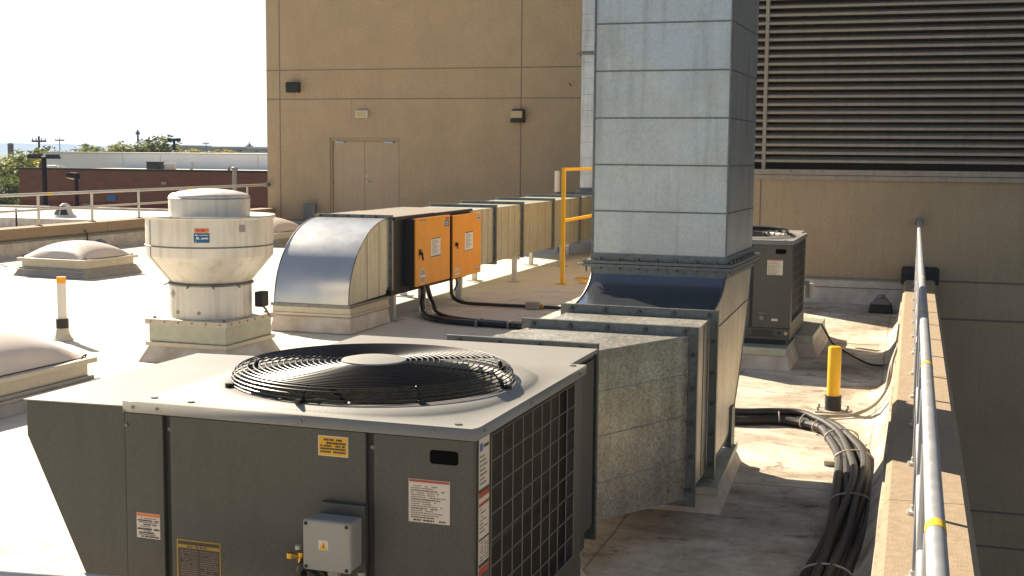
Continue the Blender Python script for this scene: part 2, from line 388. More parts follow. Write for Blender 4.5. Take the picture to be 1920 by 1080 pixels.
# ground, one big sheet
mb = MB()
mb.face([(-4500,-600,-4.5),(2500,-600,-4.5),(2500,4200,-4.5),(-4500,4200,-4.5)])
tag(mb.build('ground', M['grass']), kind='structure')
mb = MB(); mb.box(-14.6, 30, -20, 40, -4.49, -4.46); tag(mb.build('pavement', M['asphalt']), kind='structure')
mb = MB(); mb.box(-140, -15, 44.5, 52.0, -4.49, -4.45); mb.box(-140,-62, 60,66,-4.49,-4.45); tag(mb.build('road', M['asphalt']), kind='structure')
mb = MB(); mb.box(-160, -50, 118, 128, -4.49, -4.44); mb.box(-160, -56, 84, 88, -4.49, -4.44); tag(mb.build('path', M['pave']), kind='structure')
# hills
rnd = random.Random(3); mb = MB(); prev = None; NX = 90
for i in range(NX+1):
    x = -3600+i*3600/NX
    base = 21.5 if x < -2450 else max(4.5, 21.5-(x+2450)*.022)
    z = base+1.6*math.sin(i*.6)+.8*math.sin(i*1.7+1)+rnd.uniform(-.5,.5)
    col = [(x, 2850, -4.6), (x, 2930, -4.5+(z+4.5)*.6), (x, 3000, z), (x, 3150, z*.7), (x, 3400, -4.6)]
    if prev:
        for a in range(4): mb.face([prev[a], col[a], col[a+1], prev[a+1]], 0, True)
    prev = col
tag(mb.build('hills', M['hill']), kind='structure')

# ------------------------------------------------------------------ main tan building (left/back wall with the double door)
bm_ = thing('tan_building', 'tall tan stucco building with double door at the back of the roof', 'building', (0,27,0))
mb = MB()
# wall front at local y=0; door opening recessed
x0, x1, zt = -14.6, -2.2, 8.0
dx0, dx1, dz0, dz1 = -12.98, -11.22, .12, 2.145
mb.box(x0, dx0, 0, 12, -4.5, zt); mb.box(dx1, x1, 0, 12, -4.5, zt); mb.box(dx0, dx1, 0, 12, dz1, zt); mb.box(dx0, dx1, 0, 12, -4.5, dz0); mb.box(dx0, dx1, .35, 12, dz0, dz1)
wall = mb.build('wall', M['eifs'], bm_)
mb = MB()
for z in (3.70, 3.03, 6.2): mb.box(x0-.002, x1, -.003, .01, z-.012, z+.012)
for x in (-14.256, -8.34): mb.box(x-.012, x+.012, -.004, .01, .15 if x < -14 or x > -9 else .2, 3.015); mb.box(x-.012, x+.012, -.004, .01, 3.045, 3.685); mb.box(x-.012, x+.012, -.004, .01, 3.715, 6.18)
mb.box(-12.42-.004, -12.42+.004, -.0015, .01, 2.6, 3.0)
mb.build('control_joint', M['eifs_joint'], wall)
mb = MB(); mb.box(dx0, dx0+.05, .03, .3, dz0, dz1); mb.box(dx1-.05, dx1, .03, .3, dz0, dz1); mb.box(dx0+.05, dx1-.05, .03, .3, dz1-.075, dz1)
mb.build('door_frame', M['door_frame'], bm_, bevel=.004)
mid = -12.13
for k, (a, b) in enumerate(((dx0+.055, mid-.003), (mid+.003, dx1-.055))):
    mb = MB(); mb.box(a, b, .07, .115, dz0+.01, dz1-.08)
    dleaf = mb.build('door_leaf', M['door'], bm_, bevel=.002)
    mb = MB()
    xx = a-.002 if k == 0 else b-.008
    for z in (.35, 1.12, 1.9): mb.box(xx, xx+.012, .055, .07, z-.06, z+.06)
    mb.build('hinge', M['wire'], dleaf)
    mb = MB(); c = (a+.22) if k == 0 else (b-.22)
    mb.box(c-.13, c+.1, .0, .06, dz1-.125, dz1-.09); mb.box(c-.13, c-.09, -.01, .03, dz1-.09, dz1-.06); mb.tube([(c-.08, .02, dz1-.08), (c+.16, .03, dz1-.06)], .008, 6)
    mb.build('door_closer', M['steel'], dleaf)
    if k:
        mb = MB(); mb.tube([(a+.08, .07, 1.13), (a+.08, .02, 1.13)], .028, 12); mb.tube([(a+.08, .03, 1.13), (a+.2, .02, 1.125)], .011, 8)
        mb.tube([(a+.08, .07, 1.28), (a+.08, .05, 1.28)], .026, 12)
        mb.build('door_handle', M['steel'], dleaf)
mb = MB(); mb.box(x0, x1, -.02, -.001, .0, .2); mb.build('base_flashing', M['flash'], bm_)
mb = MB(); mb.box(x0, dx0-.02, -.03, -.0005, .2, .225); mb.box(dx1+.02, x1, -.03, -.0005, .2, .225); mb.build('termination_bar', M['galv_flange'], bm_)
mb = MB(); mb.box(x0-.06, x1+.06, -.06, 12.06, zt, zt+.12); mb.build('roof_coping', M['louver'], bm_)

# wall lights
w = thing('wall_light', 'black box wall light high up beside the left corner of the tan wall', 'light', (-13.85,26.99,3.18), group='lights on the tan wall')
mb = MB(); mb.prism([(-.02,.0),(-.02,.235),(-.17,.235),(-.2,.2),(-.19,.02),(-.15,0)], 'x', -.15, .15); mb.build('housing', M['black'], w, bevel=.004)
mb = MB(); mb.prism([(-.18,-.004),(-.18,.0),(-.04,0),(-.04,-.004)], 'x', -.13, .13); mb.build('lens', M['glass'], w)
w = thing('wall_light', 'small pale rectangular wall light centred above the double door', 'light', (-12.135,26.99,2.6), group='lights on the tan wall')
mb = MB(); mb.box(-.15,.15,-.09,0,.0,.165); mb.build('housing', M['white_post'], w, bevel=.01)
mb = MB(); mb.box(-.125,.125,-.096,-.09,.02,.14); mb.build('lens', M['lens'], w)
w = thing('wall_light', 'black wall pack light with wide amber lens on the wall joint right of the door', 'light', (-8.38,26.99,2.49), group='lights on the tan wall')
mb = MB(); mb.box(-.13,.145,-.12,0,.0,.295); mb.box(-.14,.13,-.2,-.12,.0,.09); mb.build('housing', M['black'], w, bevel=.006)
mb = MB(); mb.box(-.145,.12,-.19,-.121,.1,.255); mb.build('lens', M['lens'], w, bevel=.008)
# roof-wall clutter at the left corner
w = thing('drain_strainer', 'dark roof drain strainer box beside the left corner of the tan wall', 'drain', (-13.5,26.2,0))
mb = MB(); mb.box(-.25,.12,-.1,.3,0,.1); mb.box(-.3,.15,-.15,.34,.1,.14); mb.build('base', M['wire'], w, bevel=.01)
mb = MB(); mb.box(-.02,.28,.5,.6,.05,.62); mb.build('downspout_head', M['galv_flange'], w, bevel=.01)
# short pipe stub near wall edge
mb = MB(); mb.tube([(-7.2,26.99,3.3),(-7.2,26.9,3.3),(-7.2,26.8,3.34)], .012, 6)
tag(mb.build('wall_hook', M['galv_flange']), 'thin metal hook sticking out of the tan wall beside the far vertical duct', 'hook')

# ------------------------------------------------------------------ right building with the louvered opening
rb = thing('louvered_building', 'tan building on the right with a huge horizontal louver and shaded lower wall', 'building', (0,14.9,0))
mb = MB()
LX0, LX1, LZ0, LZ1 = -2.05, 4.2, 1.65, 5.4
mb.box(-2.2, LX0, 0, 12.05, LZ0, 8.5); mb.box(LX1, 14, 0, 12.05, LZ0, 8.5); mb.box(LX0, LX1, 0, 12.05, LZ1, 8.5); mb.box(LX0, LX1, .3, 12.05, LZ0, LZ1); mb.box(-2.2, 14, 0, 12.05, -4.5, LZ0-.0)
wall = mb.build('wall', M['eifs2'], rb)
mb = MB()
for z in (.01, -2.15, -2.55, -4.2): mb.box(.05, 14, -.003, .01, z-.012, z+.012)
mb.box(.27, 14, -.003, .01, .418, .442)
mb.box(-1.7, -1.684, -.003, .01, .42, 1.54)
mb.build('control_joint', M['eifs_joint'], wall)
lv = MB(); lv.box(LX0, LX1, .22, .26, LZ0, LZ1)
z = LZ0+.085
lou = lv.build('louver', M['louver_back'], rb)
mb = MB()
while z < LZ1-.02:
    mb.prism([(.0,z),(.0,z+.028),(.006,z+.03),(.12,z+.07),(.125,z+.062),(.012,z+.02),(.012,z)], 'x', LX0+.001, LX1-.001)
    z += .0915
mb.build('blade', M['louver'], lou)
mb = MB()
for x in (-1.67, 3.6): mb.box(x-.02, x+.02, -.012, .12, LZ0, LZ1)
mb.build('mullion', M['louver'], lou)
mb = MB(); mb.box(LX0-.03, LX1+.03, -.05, .21, 1.595, 1.655); mb.box(LX0-.03, LX1+.03, -.035, -.002, 1.535, 1.59)
mb.build('sill', M['louver'], rb, bevel=.003)
mb = MB()
for x in (-1.35,-1.0,-.1,.8,1.7): mb.bolt((x,-.05,1.635),'y',.008,.005)
mb.build('screw', M['ink'], rb)
mb = MB(); mb.box(-2.2, -.075, -.03, -.001, .1, .405); mb.build('base_flashing', M['flash'], rb)
mb = MB(); mb.box(-2.2, -.075, -.045, -.0005, .405, .425); mb.box(-2.2,-.075,-.037,-.031,.315,.325); mb.build('termination_bar', M['galv_flange'], rb)
mb = MB(); mb.box(-2.26, 14.06, -.06, 12.1, 8.5, 8.62); mb.build('roof_coping', M['louver'], rb)

# ------------------------------------------------------------------ right parapet + railing
pr = thing('right_parapet', 'sunlit tan concrete parapet running along the right edge of the roof', 'parapet wall', (0,0,0))
mb = MB(); mb.box(-.055, .24, -4, 14.86, -4.5, .36); mb.build('wall', M['coping_side'], pr)
mb = MB(); y = -4.0
while y < 14.7:
    y2 = min(y+3.05, 14.7)
    mb.prism([(-.07,.36),(-.07,.425),(-.045,.45),(.235,.455),(.26,.43),(.26,.36)], 'y', y+.003, y2-.003)
    y = y2
mb.build('coping', M['coping'], pr)
mb = MB(); mb.prism([(-.1,.4),(-.1,.57),(-.08,.59),(.28,.59),(.3,.57),(.3,.4)], 'y', 14.68, 14.86); mb.build('end_saddle', M['blackm'], pr, bevel=.006)
rl = thing('guard_rail', 'long galvanised guard rail with yellow tape bands on the right parapet', 'railing', (0,0,0), group='roof guard rails')
mb = MB(); mb.tube([(.065,-1.2,1.09),(.065,14.82,1.09)], .0195, 16); mb.build('top_rail', M['steel'], rl)
mb = MB(); mb.tube([(.058,-1.2,.79),(.058,14.2,.79)], .0165, 12); mb.build('mid_rail', M['steel'], rl)
mb = MB(); mb.tube([(.065,14.82,1.09),(.065,14.9,1.09)], .045, 16); mb.build('wall_flange', M['galv_flange'], rl)
ys = [4.957-.81*k for k in range(7, 0, -1)] + [4.957,5.768,6.608,7.432,8.252,9.118,9.98,10.848,11.727,12.6,13.45,14.25]
for y in ys:
    mb = MB(); mb.tube([(.053,y,.45),(.058,y,1.075)], .0145, 10)
    p = mb.build('post', M['steel'], rl)
    mb = MB(); mb.cyl(.053, y, .454, .466, .034, 16); mb.cyl(.053, y, .466, .488, .019, 12); mb.build('base_flange', M['steel_light'], p)
for y in (2.5, 4.5, 6.1, 7.75, 9.2, 10.6, 11.9, 13.4, 14.4):
    mb = MB(); mb.tube([(.065,y-.025,1.09),(.065,y+.025,1.09)], .0203, 16, caps=False); mb.build('tape_band', M['tape'], rl)

# ------------------------------------------------------------------ left parapet + railing
pl = thing('left_parapet', 'low concrete capped parapet wall along the left edge of the roof', 'parapet wall', (0,0,0))
mb = MB(); mb.box(-14.72, -14.42, -4, 26.98, -4.5, .36); mb.build('wall', M['coping_side'], pl)
mb = MB(); y = -4.0
while y < 26.9:
    y2 = min(y+3.05, 26.97)
    mb.box(-14.78, -14.385, y+.004, y2-.004, .30, .48); y = y2
mb.build('coping', M['coping'], pl, bevel=.012)
mb = MB(); mb.prism([(-14.3,.003),(-14.36,.05),(-14.375,.235),(-14.419,.235),(-14.419,.003)], 'y', -3.9, 26.95); mb.build('base_flashing', M['flash'], pl)
mb = MB(); mb.box(-14.419, -14.36, -3.9, 26.95, .236, .275); mb.build('termination_bar', M['galv_flange'], pl)
rl = thing('guard_rail', 'two bar pale guard rail on the low left parapet ending at the tan wall', 'railing', (0,0,0), group='roof guard rails')
mb = MB(); mb.tube([(-14.58,-1,1.03),(-14.58,26.9,1.03)], .026, 12); mb.build('top_rail', M['steel_light'], rl)
mb = MB(); mb.tube([(-14.58,-1,.76),(-14.58,26.0,.76)], .02, 10); mb.build('mid_rail', M['steel_light'], rl)
mb = MB(); mb.tube([(-14.58,26.88,1.03),(-14.58,26.98,1.03)], .06, 14); mb.build('wall_flange', M['galv_flange'], rl)
for y in [18.68-1.5*k for k in range(12,0,-1)]+[18.68,20.2,21.7,23.2,24.7,26.0]:
    mb = MB(); mb.tube([(-14.58,y,.48),(-14.58,y,1.01)], .024, 10); p = mb.build('post', M['steel_light'], rl)
    mb = MB(); mb.cyl(-14.58, y, .484, .496, .06, 14); mb.build('base_flange', M['wire'], p)
for y in (13.5, 18.95, 23.6, 26.2):
    mb = MB(); mb.tube([(-14.58,y-.05,1.03),(-14.58,y+.05,1.03)], .0275, 12, caps=False); mb.build('tape_band', M['tape'], rl)
dr = thing('drain_strainer', 'small dark drain strainer with vent cap against the left parapet', 'drain', (-14.1,19.75,0))
mb = MB(); mb.box(-.13,.13,-.13,.13,0,.1); mb.build('base', M['blackm'], dr, bevel=.01)
mb = MB(); mb.lathe([(.12,.1),(.1,.16),(.05,.19),(0,.2)],0,0,14); mb.build('strainer_cap', M['galv_flange'], dr)
mb = MB(); mb.tube([(-.22,-.05,.05),(-.24,-.05,.3),(-.27,-.08,.36)], .012, 6); mb.build('hook', M['blackm'], dr)
dr = thing('drain_strainer', 'dark drain strainer under the wall flashing near the right parapet end', 'drain', (-.3,14.45,.11))
mb = MB(); mb.frust((-.13,.13,-.13,.13),(-.11,.11,-.11,.11),0,.09); mb.build('base', M['blackm'], dr, bevel=.008)
mb = MB(); mb.frust((-.1,.1,-.1,.1),(-.06,.06,-.06,.06),.09,.15); mb.cyl(0,0,.15,.19,.04,12); mb.build('strainer_cap', M['wire'], dr, bevel=.005)

# ------------------------------------------------------------------ rooftop units
CXF, CYF, RF = -.575, .555, .485    # fan centre and radius in unit coords
def make_rtu(label, loc, rz, hood, seed):
    u = thing('rooftop_unit', label, 'air conditioner', loc, rz, 'grey rooftop air conditioning units')
    Hh = .86
    # cabinet body: hollow front chamber around the fan
    mb = MB()
    wl = .025
    mb.box(-1.175, -.0, .012, .012+wl, .10, Hh-.03)        # front skin
    mb.box(-1.175, -1.175+wl, .04, 1.2, .10, Hh-.03)       # left skin
    mb.box(-1.175, -.0, 1.175, 1.2, .10, Hh-.03)           # partition
    mb.box(-.03, .0, .04, .15, .10, Hh-.03); mb.box(-.03, .0, 1.09, 1.175, .10, Hh-.03)
    mb.box(-.03, .0, .15, 1.09, .10, .14); mb.box(-.03, .0, .15, 1.09, .805, Hh-.03)
    mb.box(-1.14, -.03, .04, 1.17, .42, .44)              # fan deck
    body = mb.build('cabinet', M['rtu'], u, bevel=.002)
    # front panels standing proud, grooves between
    for (a, b) in ((-1.198, -1.056), (-1.03, -.344), (-.318, .004)):
        mb = MB(); mb.box(a, b, -.008, .011, .105, .822)
        pn = mb.build('front_panel', M['rtu'], u, bevel=.003)
    mb = MB()
    mb.box(-1.056, -1.03, .0105, .0116, .105, .822, 0); mb.box(-.344, -.318, .0105, .0116, .105, .822, 0)
    mb.build('panel_gap', M['rtu_dark'], u)
    mb = MB()
    for x in (-1.04, -.328): mb.bolt((x,.011,.775),'y',.007,.006)
    for x in (-1.16,-1.07,-.56,-.12): mb.bolt((x,-.014,.842),'y',.006,.004)
    for y in (.06,.52,1.12): mb.bolt((.012,y,.842),'x',.006,.004)
    mb.bolt((-1.19,-.008,.78),'y',.006,.005)
    mb.build('screw', M['wire'], u)
    # base skid
    mb = MB(); mb.box(-1.19, .0, .0, 1.215, .0, .03); mb.box(-1.16, -.1, 1.215, 1.64, .0, .03); mb.box(-1.19,.0,.004,.03,.03,.1); mb.box(-.03,.0,.03,1.215,.03,.1); mb.box(-.13,-.1,1.215,1.64,.03,.1); mb.box(-1.19,-1.16,.03,1.64,.03,.1); mb.box(-1.16,-.13,1.61,1.64,.03,.1)
    sk = mb.build('base_skid', M['rtu'], u, bevel=.003)
    mb = MB(); mb.box(-.32,-.14,-.002,.003,.035,.085); mb.box(-.95,-.75,-.002,.003,.035,.085); mb.build('fork_slot', M['black'], sk)
    mb = MB(); mb.tube([(-.09,.004,.06),(-.09,-.006,.06)],.014,10); mb.tube([(-.03,.004,.06),(-.03,-.006,.06)],.016,10,1); mb.build('knockout', [M['blackm'],M['lens']], sk)
    # cover with raised ring and round hole
    mb = MB(); n = 96; rings = []
    X0, X1, Y0, Y1 = -1.2, .012, -.014, 1.215
    for j in range(n):
        a = 2*PI*j/n; c, s_ = math.cos(a), math.sin(a)
        ex = 3.0; rs = 1/((abs(c)**ex+abs(s_)**ex)**(1/ex))
        t = min(((X1-CXF) if c > 0 else (CXF-X0))/max(abs(c),1e-6), ((Y1-CYF) if s_ > 0 else (CYF-Y0))/max(abs(s_),1e-6))
        ro_ = min(.545*rs, t-.006); ri = min(.515*rs, t-.03)
        P = [(CXF+c*.455, CYF+s_*.455, Hh-.03), (CXF+c*.46, CYF+s_*.46, Hh+.016), (CXF+c*.475, CYF+s_*.475, Hh+.02),
             (CXF+c*ri, CYF+s_*ri, Hh+.02), (CXF+c*(ri*.35+ro_*.65), CYF+s_*(ri*.35+ro_*.65), Hh+.006), (CXF+c*ro_, CYF+s_*ro_, Hh), (CXF+c*t, CYF+s_*t, Hh)]
        rings.append(P)
    # add exact corners
    for j in range(n):
        A = rings[j]; B = rings[(j+1)%n]
        for k in range(6): mb.face([A[k],B[k],B[k+1],A[k+1]][::-1], 0, k < 5)
        # corner fill
        if abs(A[6][0]-B[6][0]) > 1e-6 and abs(A[6][1]-B[6][1]) > 1e-6:
            cx = X1 if A[6][0] > CXF else X0; cy = Y1 if A[6][1] > CYF else Y0
            mb.face([A[6], (cx,cy,Hh), B[6]])
    # lip
    for (p, q) in (((X0,Y0),(X1,Y0)),((X1,Y0),(X1,Y1)),((X1,Y1),(X0,Y1)),((X0,Y1),(X0,Y0))):
        mb.face([(*p,Hh-.036),(*q,Hh-.036),(*q,Hh),(*p,Hh)])
    # merge doubles by rebuilding smooth
    cv = mb.build('top_cover', M['rtu_top_lit'], u)
    import bmesh
    bm = bmesh.new(); bm.from_mesh(cv.data); bmesh.ops.remove_doubles(bm, verts=bm.verts, dist=1e-5); bmesh.ops.recalc_face_normals(bm, faces=bm.faces); bm.to_mesh(cv.data); bm.free()
    mb = MB()
    for (x, y) in ((-1.13,.06),(-1.13,.6),(-.06,.03),(-.03,1.17),(-.6,1.19),(-.98,.04)): mb.tube([(x,y,Hh),(x,y,Hh+.004)], .012, 8)
    mb.build('rivet', M['wire'], cv)
    # rear section (lower filter/blower box) with its own lid
    mb = MB(); mb.box(-1.12, -.07, 1.201, 1.62, .1, Hh-.022); mb.build('rear_cabinet', M['rtu'], u, bevel=.003)
    mb = MB(); mb.box(-1.14, -.052, 1.222, 1.635, Hh-.02, Hh-.002); mb.build('rear_cover', M['rtu_top_lit'], u, bevel=.003)
    # fan shroud, motor, blades
    mb = MB(); mb.lathe([(.457,Hh-.03),(.457,Hh-.12),(.5,Hh-.3),(.52,.44)], CXF, CYF, 64); mb.build('fan_shroud', M['galv_side'], u)
    fan = MB(); fan.cyl(CXF, CYF, .55, .74, .085, 24); fan.lathe([(.0,.74),(.085,.74)], CXF, CYF, 24); fan.cyl(CXF,CYF,.44,.55,.04,12)
    fo = fan.build('fan_motor', M['fan_dark'], u)
    for k in range(3):
        bl = MB(); a0 = 2*PI*k/3+.5
        g = []
        for i in range(7):
            r = .09+.34*i/6; row = []
            for j in range(6):
                a = a0+(-.5+j/5)*(1.25+.25*i/6)
                row.append((CXF+r*math.cos(a), CYF+r*math.sin(a), .63+.09*(j/5-.5)*(1.1-.3*i/6)))
            g.append(row)
        for i in range(6):
            for j in range(5): bl.face([g[i][j],g[i+1][j],g[i+1][j+1],g[i][j+1]],0,True)
        bo = bl.build('fan_blade', M['fan_dark'], u); sd = bo.modifiers.new('s','SOLIDIFY'); sd.thickness = .003
    # motor mounting arms
    mb = MB()
    for k in range(4):
        a = PI/4+k*PI/2; mb.tube([(CXF+.08*math.cos(a),CYF+.08*math.sin(a),.72),(CXF+.455*math.cos(a),CYF+.455*math.sin(a),.76)], .008, 6)
    mb.build('motor_arm', M['fan_dark'], u)
    # grille
    gr = MB(); n = 72
    NR = 17
    prof = []
    for i in range(NR):
        t = i/(NR-1); r = .128+(.452-.128)*t; z = Hh+.082-.010*t*t; prof.append((r, z))
    prof += [(.466,Hh+.067),(.476,Hh+.058),(.483,Hh+.047),(.486,Hh+.035),(.487,Hh+.024)]
    for (r, z) in prof:
        gr.tube([(CXF+r*math.cos(2*PI*j/n), CYF+r*math.sin(2*PI*j/n), z) for j in range(n)], .0026, 6, closed=True)
    for k in range(8):
        a = R(-3)+k*PI/4
        pts = [(CXF+r*math.cos(a), CYF+r*math.sin(a), z-.005) for (r, z) in [(.1,Hh+.08)]+prof[::4]+prof[-4:]]
        gr.tube(pts, .0035, 5)
    grille = gr.build('fan_grille', M['ring'], u)
    mb = MB(); mb.lathe([(.0,Hh+.092),(.09,Hh+.0915),(.112,Hh+.087),(.116,Hh+.078)], CXF, CYF, 40); mb.build('hub_disc', M['rtu_top_lit'], grille)
    mb = MB()
    for k in range(8):
        a = R(-3)+k*PI/4; c, s_ = math.cos(a), math.sin(a)
        mb.tube([(CXF+c*.476,CYF+s_*.476,Hh+.045),(CXF+c*.478,CYF+s_*.478,Hh+.026),(CXF+c*.515,CYF+s_*.515,Hh+.024)], .0075, 6)
        mb.tube([(CXF+c*.505,CYF+s_*.505,Hh+.02),(CXF+c*.505,CYF+s_*.505,Hh+.034)], .011, 8)
    mb.build('grille_clip', M['black'], grille)
    # side coil and wire guard
    mb = MB(); mb.box(-.06, -.03, .12, 1.12, .12, .83)
    coil = mb.build('coil', M['coil'], u)
    mb = MB(); ny_ = 9
    for i in range(ny_+1):
        y = .152+(1.088-.152)*i/ny_; mb.tube([(.002,y,.14),(.002,y,.806)], .0022, 5)
    z = .145
    while z < .81: mb.tube([(.004,.152,z),(.004,1.088,z)], .0022, 5); z += .083
    mb.build('coil_guard', M['wire'], coil)
    # side rear panel handle plates
    mb = MB(); mb.box(-.069,-.06,1.26,1.6,.12,.82); mb.build('side_panel', M['rtu'], u, bevel=.002)
    # front handle recess
    mb = MB()
    pts = []
    for (cx, cz, a0) in ((-.055,.777,0),(-.125,.777,90),(-.125,.755,180),(-.055,.755,270)):
        for k in range(4): a = R(a0+k*30); pts.append((cx+.01*math.cos(a), cz+.01*math.sin(a)))
    mb.prism(pts, 'y', -.0095, -.0082); mb.build('grip_recess', M['void'], u)
    rows = [(.04+.0+.052*i, .022, .06 if i > 2 else .12, .55+.4*((i*37)%10)/10, 2 if i%4 else 1) for i in range(2,17)]
    sticker(u, 'warning_sticker', 'y', -.008, -.203, -.071, .563, .694, M['st_white'], rows=rows+[(.93,.035,.12,.3,1),(.93,.035,.36,.62,1),(.93,.035,.7,.9,1)], header=[(.01,.065,M['st_red'])], seed=seed, label='cream notice sticker with a red header bar')
    return u

u1 = make_rtu('big grey rooftop air conditioner in the foreground with a black fan grille and junction box', (-1.203,3.455,.14), R(-1.0), True, 1)
# hood on the near unit
mb = MB(); mb.prism([(-1.585,.715),(-1.37,.27),(-1.28,.10),(-1.201,.10),(-1.201,.838),(-1.585,.832)][::-1], 'y', -.003, 1.03, mcap=0)
hd = mb.build('intake_hood', M['rtu'], u1, bevel=.003)
mb = MB(); mb.prism([(-1.592,.833),(-1.592,.837),(-1.202,.843),(-1.202,.839)], 'y', -.01, 1.04); mb.build('hood_top', M['rtu_top_lit'], hd)
# stickers on the near unit only
sticker(u1, 'caution_sticker', 'y', -.008, -.503, -.402, .739, .802, M['st_yellow'], border=M['st_white'],
        rows=[(.14,.1,.2,.8,1),(.3,.1,.28,.92,1),(.45,.09,.08,.9,1),(.59,.09,.08,.92,1),(.74,.09,.08,.92,1)], seed=5, label='yellow caution sticker with dark lines of print')
sticker(u1, 'warning_sticker', 'y', -.008, -1.16, -1.072, .412, .495, M['st_white'], header=[(.02,.14,M['st_orange'])],
        rows=[(.2,.03,.2,.85,2),(.27,.05,.05,.95,1),(.35,.04,.1,.9,2),(.43,.05,.3,.85,1),(.52,.03,.15,.6,2),(.6,.07,.05,.95,1),(.7,.04,.3,.6,2),(.76,.05,.1,.75,1),(.84,.04,.1,.8,2),(.91,.05,.2,.95,1)], seed=6, label='white sticker with an orange header strip')
sticker(u1, 'data_plate', 'y', -.008, -1.011, -.85, .29, .423, M['st_brown'], border=M['st_gold'], header=[(.12,.2,M['st_gold'])],
        rows=[(.14,.04,.25,.7,1)]+[(.25+.055*i, .018, .1, .48, 2) for i in range(13)]+[(.25+.055*i, .018, .55, .95, 2) for i in range(13)], seed=7, label='dark brown data plate with a gold band')
def logo(rect, add, a0, a1, z0, z1, t):
    W = a1-a0; rect(a0+W*.08, a0+W*.32, z1-W*.42, z1-W*.16, t+.001, add(M['st_blue'])); rect(a0+W*.42, a0+W*.9, z1-W*.34, z1-W*.24, t+.001, 1)
sticker(u1, 'energy_label', 'x', .004, .034, .124, .665, .818, M['st_white'], rows=[(.34+.09*i,.035,.08,.5+.4*((i*7)%5)/5,2) for i in range(7)], extra=logo, seed=8)
sticker(u1, 'wiring_label', 'x', .004, .034, .124, .40, .655, M['st_white'], header=[(.0,.07,M['st_red']),(.13,.17,M['st_red']),(.56,.585,M['st_brown']),(.86,.91,M['ink']),(.92,1.0,M['st_red'])],
        rows=[(.2+.045*i,.016,.08,.3+.6*((i*11)%7)/7,2) for i in range(7)]+[(.61+.035*i,.014,.1,.45,2) for i in range(7)]+[(.61+.035*i,.014,.55,.95,2) for i in range(7)], seed=9)
# corner label carrier so labels sit flush
mb = MB(); mb.box(.0005,.004,.028,.13,.39,.823); mb.build('label_plate', M['rtu'], u1)
# junction box
jb = MB(); jb.box(-.497, -.345, -.105, -.03, .418, .568); jo = jb.build('junction_box', M['jbox'], u1, bevel=.008)
jb = MB(); jb.box(-.5, -.342, -.122, -.106, .415, .571); lid = jb.build('lid', M['jbox'], jo, bevel=.008)
jb = MB()
for (x, z) in ((-.488,.559),(-.354,.559),(-.488,.427),(-.354,.427)): jb.bolt((x,-.122,z),'y',.006,.002)
jb.build('lid_screw', M['blackm'], jo)
jb = MB(); jb.box(-.485,-.338,-.03,-.0085,.41,.60); jb.build('mounting_plate', M['rtu'], jo)
jb = MB(); jb.box(-.446,-.414,-.1228,-.122,.482,.512,1); jb.prism([(-.443,.484),(-.417,.484),(-.43,.507)],'y',-.1236,-.1229); jb.prism([(-.431,.489),(-.428,.489),(-.4285,.5),(-.4305,.5)],'y',-.1242,-.1237,2)
jb.build('hazard_symbol', [M['st_yellow'],M['st_white'],M['ink']], jo)
jb = MB(); jb.tube([(-.33,-.07,.41),(-.33,-.07,.34),(-.33,-.07,.2)], .012, 8); jb.tube([(-.42,-.07,.418),(-.42,-.07,.39)], .02, 10); jb.build('cable_gland', M['conduit'], jo)
# service valve
vb = MB(); vb.tube([(-.575,-.05,.428),(-.545,-.045,.425),(-.52,-.03,.415)], .009, 8); vb.tube([(-.545,-.045,.44),(-.545,-.045,.37)], .010, 8); vb.tube([(-.58,-.05,.436),(-.58,-.05,.42)],.011,8)
vo_ = vb.build('service_valve', M['brass'], u1)
vb = MB(); vb.tube([(-.553,-.05,.45),(-.553,-.05,.462)], .009, 10); vb.build('valve_cap', M['st_white'], vo_)
vb = MB(); vb.tube(spline([(-.54,-.05,.33),(-.53,-.07,.40),(-.5,-.07,.41),(-.47,-.05,.37),(-.465,-.03,.25)],6), .017, 10); vb.build('hose', M['black'], vo_)
sticker(u1, 'refrigerant_sticker', 'y', -.008, -.535, -.49, .41, .465, M['inkw'], header=[(.0,.3,M['st_red'])], rows=[(.45,.2,.1,.45,1),(.45,.2,.6,.9,1)], seed=12)
# curb under the near unit
cb = thing('unit_curb', 'white membrane covered curb under the big foreground air conditioner', 'curb', (-1.203,3.455,0), R(-1))
mb = MB(); mb.frust((-1.24,.03,-.04,1.24),(-1.2,.0,.0,1.22),0.002,.09); mb.frust((-1.2,-.1,1.23,1.68),(-1.16,-.13,1.21,1.62),0.003,.088); mb.build('membrane', M['membrane_curb'], cb)
mb = MB(); mb.box(-1.2,.004,-.01,1.22,.09,.137); mb.box(-1.16,-.11,1.221,1.64,.09,.137); mb.build('rail', M['zinc_green'], cb)

# far unit of the same kind
u2 = make_rtu('smaller looking grey air conditioner standing behind the tall duct near the right parapet', (-.975,11.03,.225), R(-1.0), False, 2)
mb = MB(); mb.box(-.03,.04,1.28,1.3,.36,.40); mb.tube([(.0,1.66,.2),(.0,1.66,.34)],.05,10); mb.build('disconnect_switch', M['jbox'], u2, bevel=.004)
mb = MB(); mb.tube([(-.235,-.01,.19),(-.235,-.03,.19)], .022, 12); mb.box(-.27,-.2,-.012,-.008,.225,.232); vv = mb.build('drain_plug', M['wire'], u2)
mb = MB(); mb.box(-.155,-.10,-.0095,-.008,.165,.185); mb.build('small_sticker', M['st_white'], u2)
cb = thing('unit_curb', 'stepped membrane curb with metal rail under the air conditioner behind the tall duct', 'curb', (-.975,11.03,0), R(-1))
mb = MB(); mb.frust((-1.3,.04,-.26,.55),(-1.26,.0,-.2,.55),.002,.12); mb.frust((-1.3,.2,.56,1.9),(-1.26,.15,.56,1.85),.002,.13); mb.build('membrane', M['membrane_curb'], cb)
